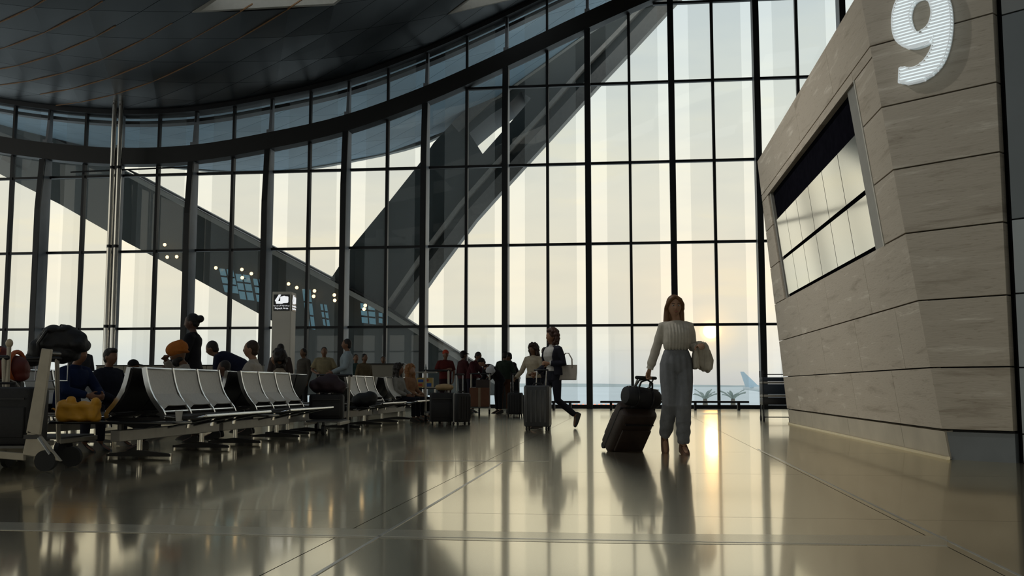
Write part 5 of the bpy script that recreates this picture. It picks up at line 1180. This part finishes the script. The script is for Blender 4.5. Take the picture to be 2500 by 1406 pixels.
# second trolley behind it with a wire basket and the large backpack
B0 = AT(100, 1000, 10.3); trolley('luggage trolley with wire basket under the large dark backpack', (B0.x, 10.3, 0), 180, 1.0)
zb_ = AT(130, 878, 10.25).z; sx_ = 10.25 / FPX
bk2 = lump('backpack', 'large dark rucksack heaped on top of the trolley basket', 'backpack', (AT(140, 900, 10.25).x, 10.25, zb_ - .02), [((x * sx_, 0, z * sx_), (a * sx_, .15, b * sx_)) for x, z, a, b in ((-5, 45, 52, 38), (-40, 25, 32, 34), (25, 50, 48, 33), (52, 40, 24, 20), (-58, 8, 14, 20), (10, 20, 45, 24), (-10, 76, 26, 12), (18, 78, 20, 10))], mat('black_nylon', (.005, .005, .006), .65, var=.2, bump=.3), .012, 0, crump(.006, 38))
MB().tube([(-.12, -.14, .05), (-.13, -.17, .18), (-.06, -.15, .3)], .018, 6, True).build('shoulder_strap', BLACKP, bk2, True)
MB().tube([(.0, 0, .345), (.02, 0, .375), (.06, 0, .37)], .010, 6, True).build('grab_loop', BLACKP, bk2, True)
# trolley at the left edge with a red and orange bag
C0 = AT(35, 1000, 9.2); t3 = trolley('luggage trolley at the left edge with a cream-knobbed pole', (C0.x - .27, 9.25, 0), 180, .98, basket=False)
MB().tube([(-.27, .2, .62), (-.27, .2, 1.09)], .019, 10).build('pole', PALE, t3, True); MB().ell((-.27, .2, 1.11), (.032, .032, .04)).build('knob', mat('cream_plastic', (.55, .45, .30), .4, var=.05), t3, True)
rb = lump('travel_bag', 'red and orange travel bag stacked on the left edge trolley', 'bag', (AT(8, 930, 9.5).x, 9.5, AT(8, 925, 9.5).z), [((-.05, 0, .12), (.24, .14, .13)), ((.1, 0, .10), (.14, .13, .12)), ((.16, 0, .03), (.07, .1, .06)), ((-.1, 0, .22), (.16, .12, .1))], mat('red_nylon', (.11, .014, .008), .6, var=.2), .013, 0, crump(.004, 30))
for x in (-.02, .12): MB().tube([(x, math.cos(a) * .155, .12 + math.sin(a) * (.135 if x > .05 else .16)) for a in [2 * math.pi * i / 20 for i in range(21)]], .022, 6).build('orange_stripe', mat('orange_nylon', (.45, .10, .02), .6, var=.1), rb, True)
suitcase('dark upright case under the red travel bag', (AT(0, 960, 9.5).x - .02, 9.5, .215), V((0, 0, 1)), V((1, 0, 0)), .42, .26, AT(8, 925, 9.5).z - .215 - .01, NYL, 0, wheels=False, gap=0, hard=False)
lump('plastic_bag', 'pale striped plastic bag between the two left trolleys', 'bag', (AT(60, 1000, 9.25).x, 9.2, .46), [((0, 0, .1), (.055, .05, .11)), ((0, 0, .2), (.03, .03, .05))], mat('pale_film', (.42, .38, .34), .5, var=.3, vscale=18), .010, 0, crump(.005, 60), lambda t: MB().tube([(0, 0, .22), (-.03, -.08, .30), (-.09, -.14, .34)], .006, 6).build('loop_handle', mat('pale_film', (.42, .38, .34)), t, True))
# dark pile on a trolley behind the second row
Z0 = AT(800, 960, 15.55); trolley('luggage trolley loaded with dark bags between seat rows', (Z0.x, 15.9, 0), 0, .9, basket=False)
suitcase('black suitcase at the bottom of the trolley pile', (Z0.x, 15.5, .225), V((0, 0, 1)), V((1, .1, 0)), .52, .34, .38, NYL, 0, wheels=False, gap=0, hard=False)
lump('duffel_bag', 'dark slumped duffel on top of the trolley pile', 'bag', (Z0.x, 15.5, .62), [((0, 0, .14), (.26, .17, .13)), ((-.16, 0, .12), (.12, .14, .11)), ((.16, 0, .10), (.14, .15, .10)), ((.05, 0, .22), (.14, .1, .08))], mat('plum_nylon', (.030, .014, .020), .7, var=.3), .013, 0, crump(.006, 35))
lump('shoulder_bag', 'dark soft bag lying on the end table of the third row', 'bag', (AT(895, 980, 17.0).x - .03, 17.0, .386), [((0, 0, .12), (.22, .15, .12)), ((-.1, 0, .1), (.12, .14, .1)), ((.1, 0, .16), (.12, .12, .1))], mat('black_nylon', (.005, .005, .006)), .013, 0, crump(.005, 35))
# suitcases at the far end of the rows
c = G(1078, 1036); suitcase('black upright suitcase with a tan cushion on top', (c.x, c.y, 0), V((0, 0, 1)), V((1, .1, 0)), .46, .30, .55, NYL, 0, hard=False)
lump('cushion', 'tan travel cushion lying on the black suitcase', 'cushion', (c.x + .05, c.y, .648), [((0, 0, .065), (.17, .11, .065)), ((-.09, 0, .06), (.09, .10, .06)), ((.09, 0, .06), (.09, .10, .06))], cloth((.40, .28, .15)), .012)
c = G(1126, 1037); suitcase('slim black suitcase with pale edge and raised handle', (c.x, c.y, 0), V((0, 0, 1)), V((.8, .6, 0)), .34, .22, .54, NYL, .36, trim=mat('pale_edge', (.45, .42, .38), .4, var=.05), hard=True)
c = G(1258, 1017); suitcase('black suitcase with raised handle before the green sweater', (c.x, c.y, 0), V((0, 0, 1)), V((.9, -.3, 0)), .36, .24, .52, NYL, .45)
c = G(1283, 1016); suitcase('black suitcase next to the cardigan woman', (c.x + .05, c.y + .3, 0), V((0, 0, 1)), V((.9, .3, 0)), .32, .22, .46, NYL, .0)
c = AT(1068, 1000, 20.9); trolley('luggage trolley with two tall poles behind the tan cushion', (c.x, 20.9, 0), 8, 1.06, basket=False)
c = AT(1172, 1000, 26.2); trolley('luggage trolley before the bending man', (c.x, 26.2, 0), 0, 1.06, basket=False)
bx = thing('carton', 'brown carton on the trolley before the bending man', 'box', (c.x, 25.85, .215)); MB().box((0, 0, .24), (.5, .5, .48)).build('box', mat('brown_card', (.15, .06, .03), .8, var=.1), bx, bevel=.008); MB().box((0, -.001, .24), (.06, .504, .482)).build('tape', mat('card_tape', (.25, .17, .1), .4, var=.05), bx)
bx2 = thing('carton', 'small dark carton stacked on the brown carton', 'box', (c.x + .08, 25.85, .697)); MB().box((0, 0, .1), (.34, .34, .2)).build('box', mat('dark_card', (.05, .035, .03), .8, var=.1), bx2, bevel=.008); MB().box((0, 0, .2), (.04, .342, .004)).build('tape', mat('card_tape', (.25, .17, .1)), bx2)
q = AT(1197, 905, 26.75); lump('plastic_bag', 'white plastic bag held by the bending man', 'bag', (q.x, 26.75, AT(1197, 917, 26.75).z), [((0, 0, .13), (.13, .1, .12)), ((.03, 0, .22), (.08, .07, .07))], mat('white_film', (.6, .6, .62), .5, var=.05), .013, 0, crump(.006, 40))
# high table with a bright carton
q = AT(1034, 909, 23.6); tb_ = thing('high_table', 'high pale-topped table behind the seated women', 'table', (q.x, 23.6, 0))
MB().rbox((0, 0, q.z), (.62, .5, .03), .04).build('top', mat('pale_top', (.35, .34, .31), .4, var=.05), tb_, True); MB().tube([(0, 0, 0), (0, 0, q.z)], .035, 12).build('column', CHROME, tb_, True); MB().tube([(0, 0, 0), (0, 0, .03)], .24, 24).build('base', CHROME, tb_, True)
for dx, hgt, lab in ((.06, .16, 'small clear bottle standing on the high table'),):
    b_ = thing('bottle', lab, 'bottle', (q.x + dx, 23.5, q.z + .015)); MB().tube([(0, 0, 0), (0, 0, .10), (0, 0, .13), (0, 0, .16)], [.03, .03, .012, .012], 12).build('body', mat('bottle_plastic', (.3, .33, .33), .1, var=.05), b_, True); MB().tube([(0, 0, .16), (0, 0, .175)], .014, 10).build('cap', mat('cap_white', (.6, .6, .6), .5, var=.05), b_, True)
q = AT(1038, 946, 22.9); bx = thing('carton', 'carton with blue, yellow and red print behind the seated women', 'box', (q.x, 22.9, q.z - .0)); 
MB().box((0, 0, .11), (.36, .25, .22)).build('box', mat('yellow_print_card', (.45, .32, .10), .6, var=.1), bx)
for i, (x, z, a, b, cc) in enumerate(((-.09, .15, .12, .06, (.03, .10, .35)), (.09, .06, .12, .08, (.03, .10, .35)), (.05, .16, .08, .05, (.40, .04, .03)), (-.10, .06, .09, .06, (.45, .08, .04)))):
    MB().box((x, -.126, z), (a, .004, b)).build('printed_patch', mat('print_%d' % i, cc, .6, var=.05), bx)
bs = thing('trolley_cart', 'low service cart carrying the bright printed carton', 'cart', (q.x, 22.95, 0)); MB().box((0, 0, q.z - .02), (.5, .4, .03)).build('shelf', DARKM, bs, bevel=.005); MB().box((0, 0, .2), (.5, .4, .03)).build('shelf', DARKM, bs, bevel=.005)
for sx in (-1, 1):
    for sy in (-1, 1): MB().tube([(sx * .22, sy * .17, 0), (sx * .22, sy * .17, q.z - .03)], .015, 8).build('leg', CHROME, bs, True)
# beige counter and low partition by the glass
BEIGE = mat('beige_laminate', (.26, .235, .19), .6, var=.06, vscale=2)
a, b = AT(893, 890, 29.8), AT(988, 890, 29.8); ct = thing('counter', 'beige repack counter with dark top by the window', 'counter', ((a.x + b.x) / 2, 29.8, 0)); wd = b.x - a.x
MB().box((0, 0, a.z / 2), (wd, .6, a.z)).build('front_panel', BEIGE, ct, bevel=.01); MB().box((0, 0, a.z + .015), (wd + .06, .7, .03)).build('worktop', DARKM, ct, bevel=.005); MB().box((0, -.302, .06), (wd, .01, .12)).build('kick_plate', DARKM, ct)
a, b = AT(225, 893, 31.2), AT(652, 893, 31.2); pt = thing('low_partition', 'long low beige partition along the left glass behind the seats', 'partition', ((a.x + b.x) / 2, 31.2, 0), RZ); wd = b.x - a.x; n = 6
for i in range(n): MB().box((-wd / 2 + wd * (i + .5) / n, 0, a.z / 2), (wd / n - .012, .12, a.z)).build('partition_panel', BEIGE, pt, bevel=.006)
MB().box((0, 0, a.z + .015), (wd, .16, .03)).build('cap_rail', DARKM, pt)
# service cart beyond the stone block
q = G(1897, 1028); sv = thing('service_cart', 'dark shelved service cart peeping out beyond the stone block', 'cart', (q.x, q.y, 0), math.radians(-6)); zt = AT(1897, 905, q.y).z
k = q.y / FPX
for sx in (-1, 1):
    for sy in (-1, 1):
        MB().tube([(sx * .30, sy * .22, .1), (sx * .30, sy * .22, zt)], .012, 8).build('post', DARKM, sv, True); wf = MB().tube([(sx * .30, sy * .22, .12), (sx * .30, sy * .22, .06)], .016, 8).build('caster', BLACKP, sv, True); MB().tube([(sx * .30 - .015, sy * .22, .05), (sx * .30 + .015, sy * .22, .05)], .05, 12).build('wheel', RUBBER, wf, True)
for z, h_, m_ in ((.34, .16, BLACKP), (.50, .06, ALU), (.56, .22, mat('navy_bin', (.012, .02, .035), .5, var=.1)), (.78, .05, ALU), (.83, .09, mat('navy_bin', (.012, .02, .035)))): MB().rbox((0, 0, z + h_ / 2), (.62, .46, h_ - .006), .02).build('shelf_bin' if h_ > .07 else 'shelf', m_, sv, True)
MB().tube([(-.30, -.22, zt - .08), (.30, -.22, zt - .08)], .01, 6).build('top_rail', DARKM, sv, True); MB().tube([(-.30, -.22, .09), (.30, -.22, .09)], .012, 6).build('foot_rail', DARKM, sv, True)

bpy.data.scenes.remove(TMP)
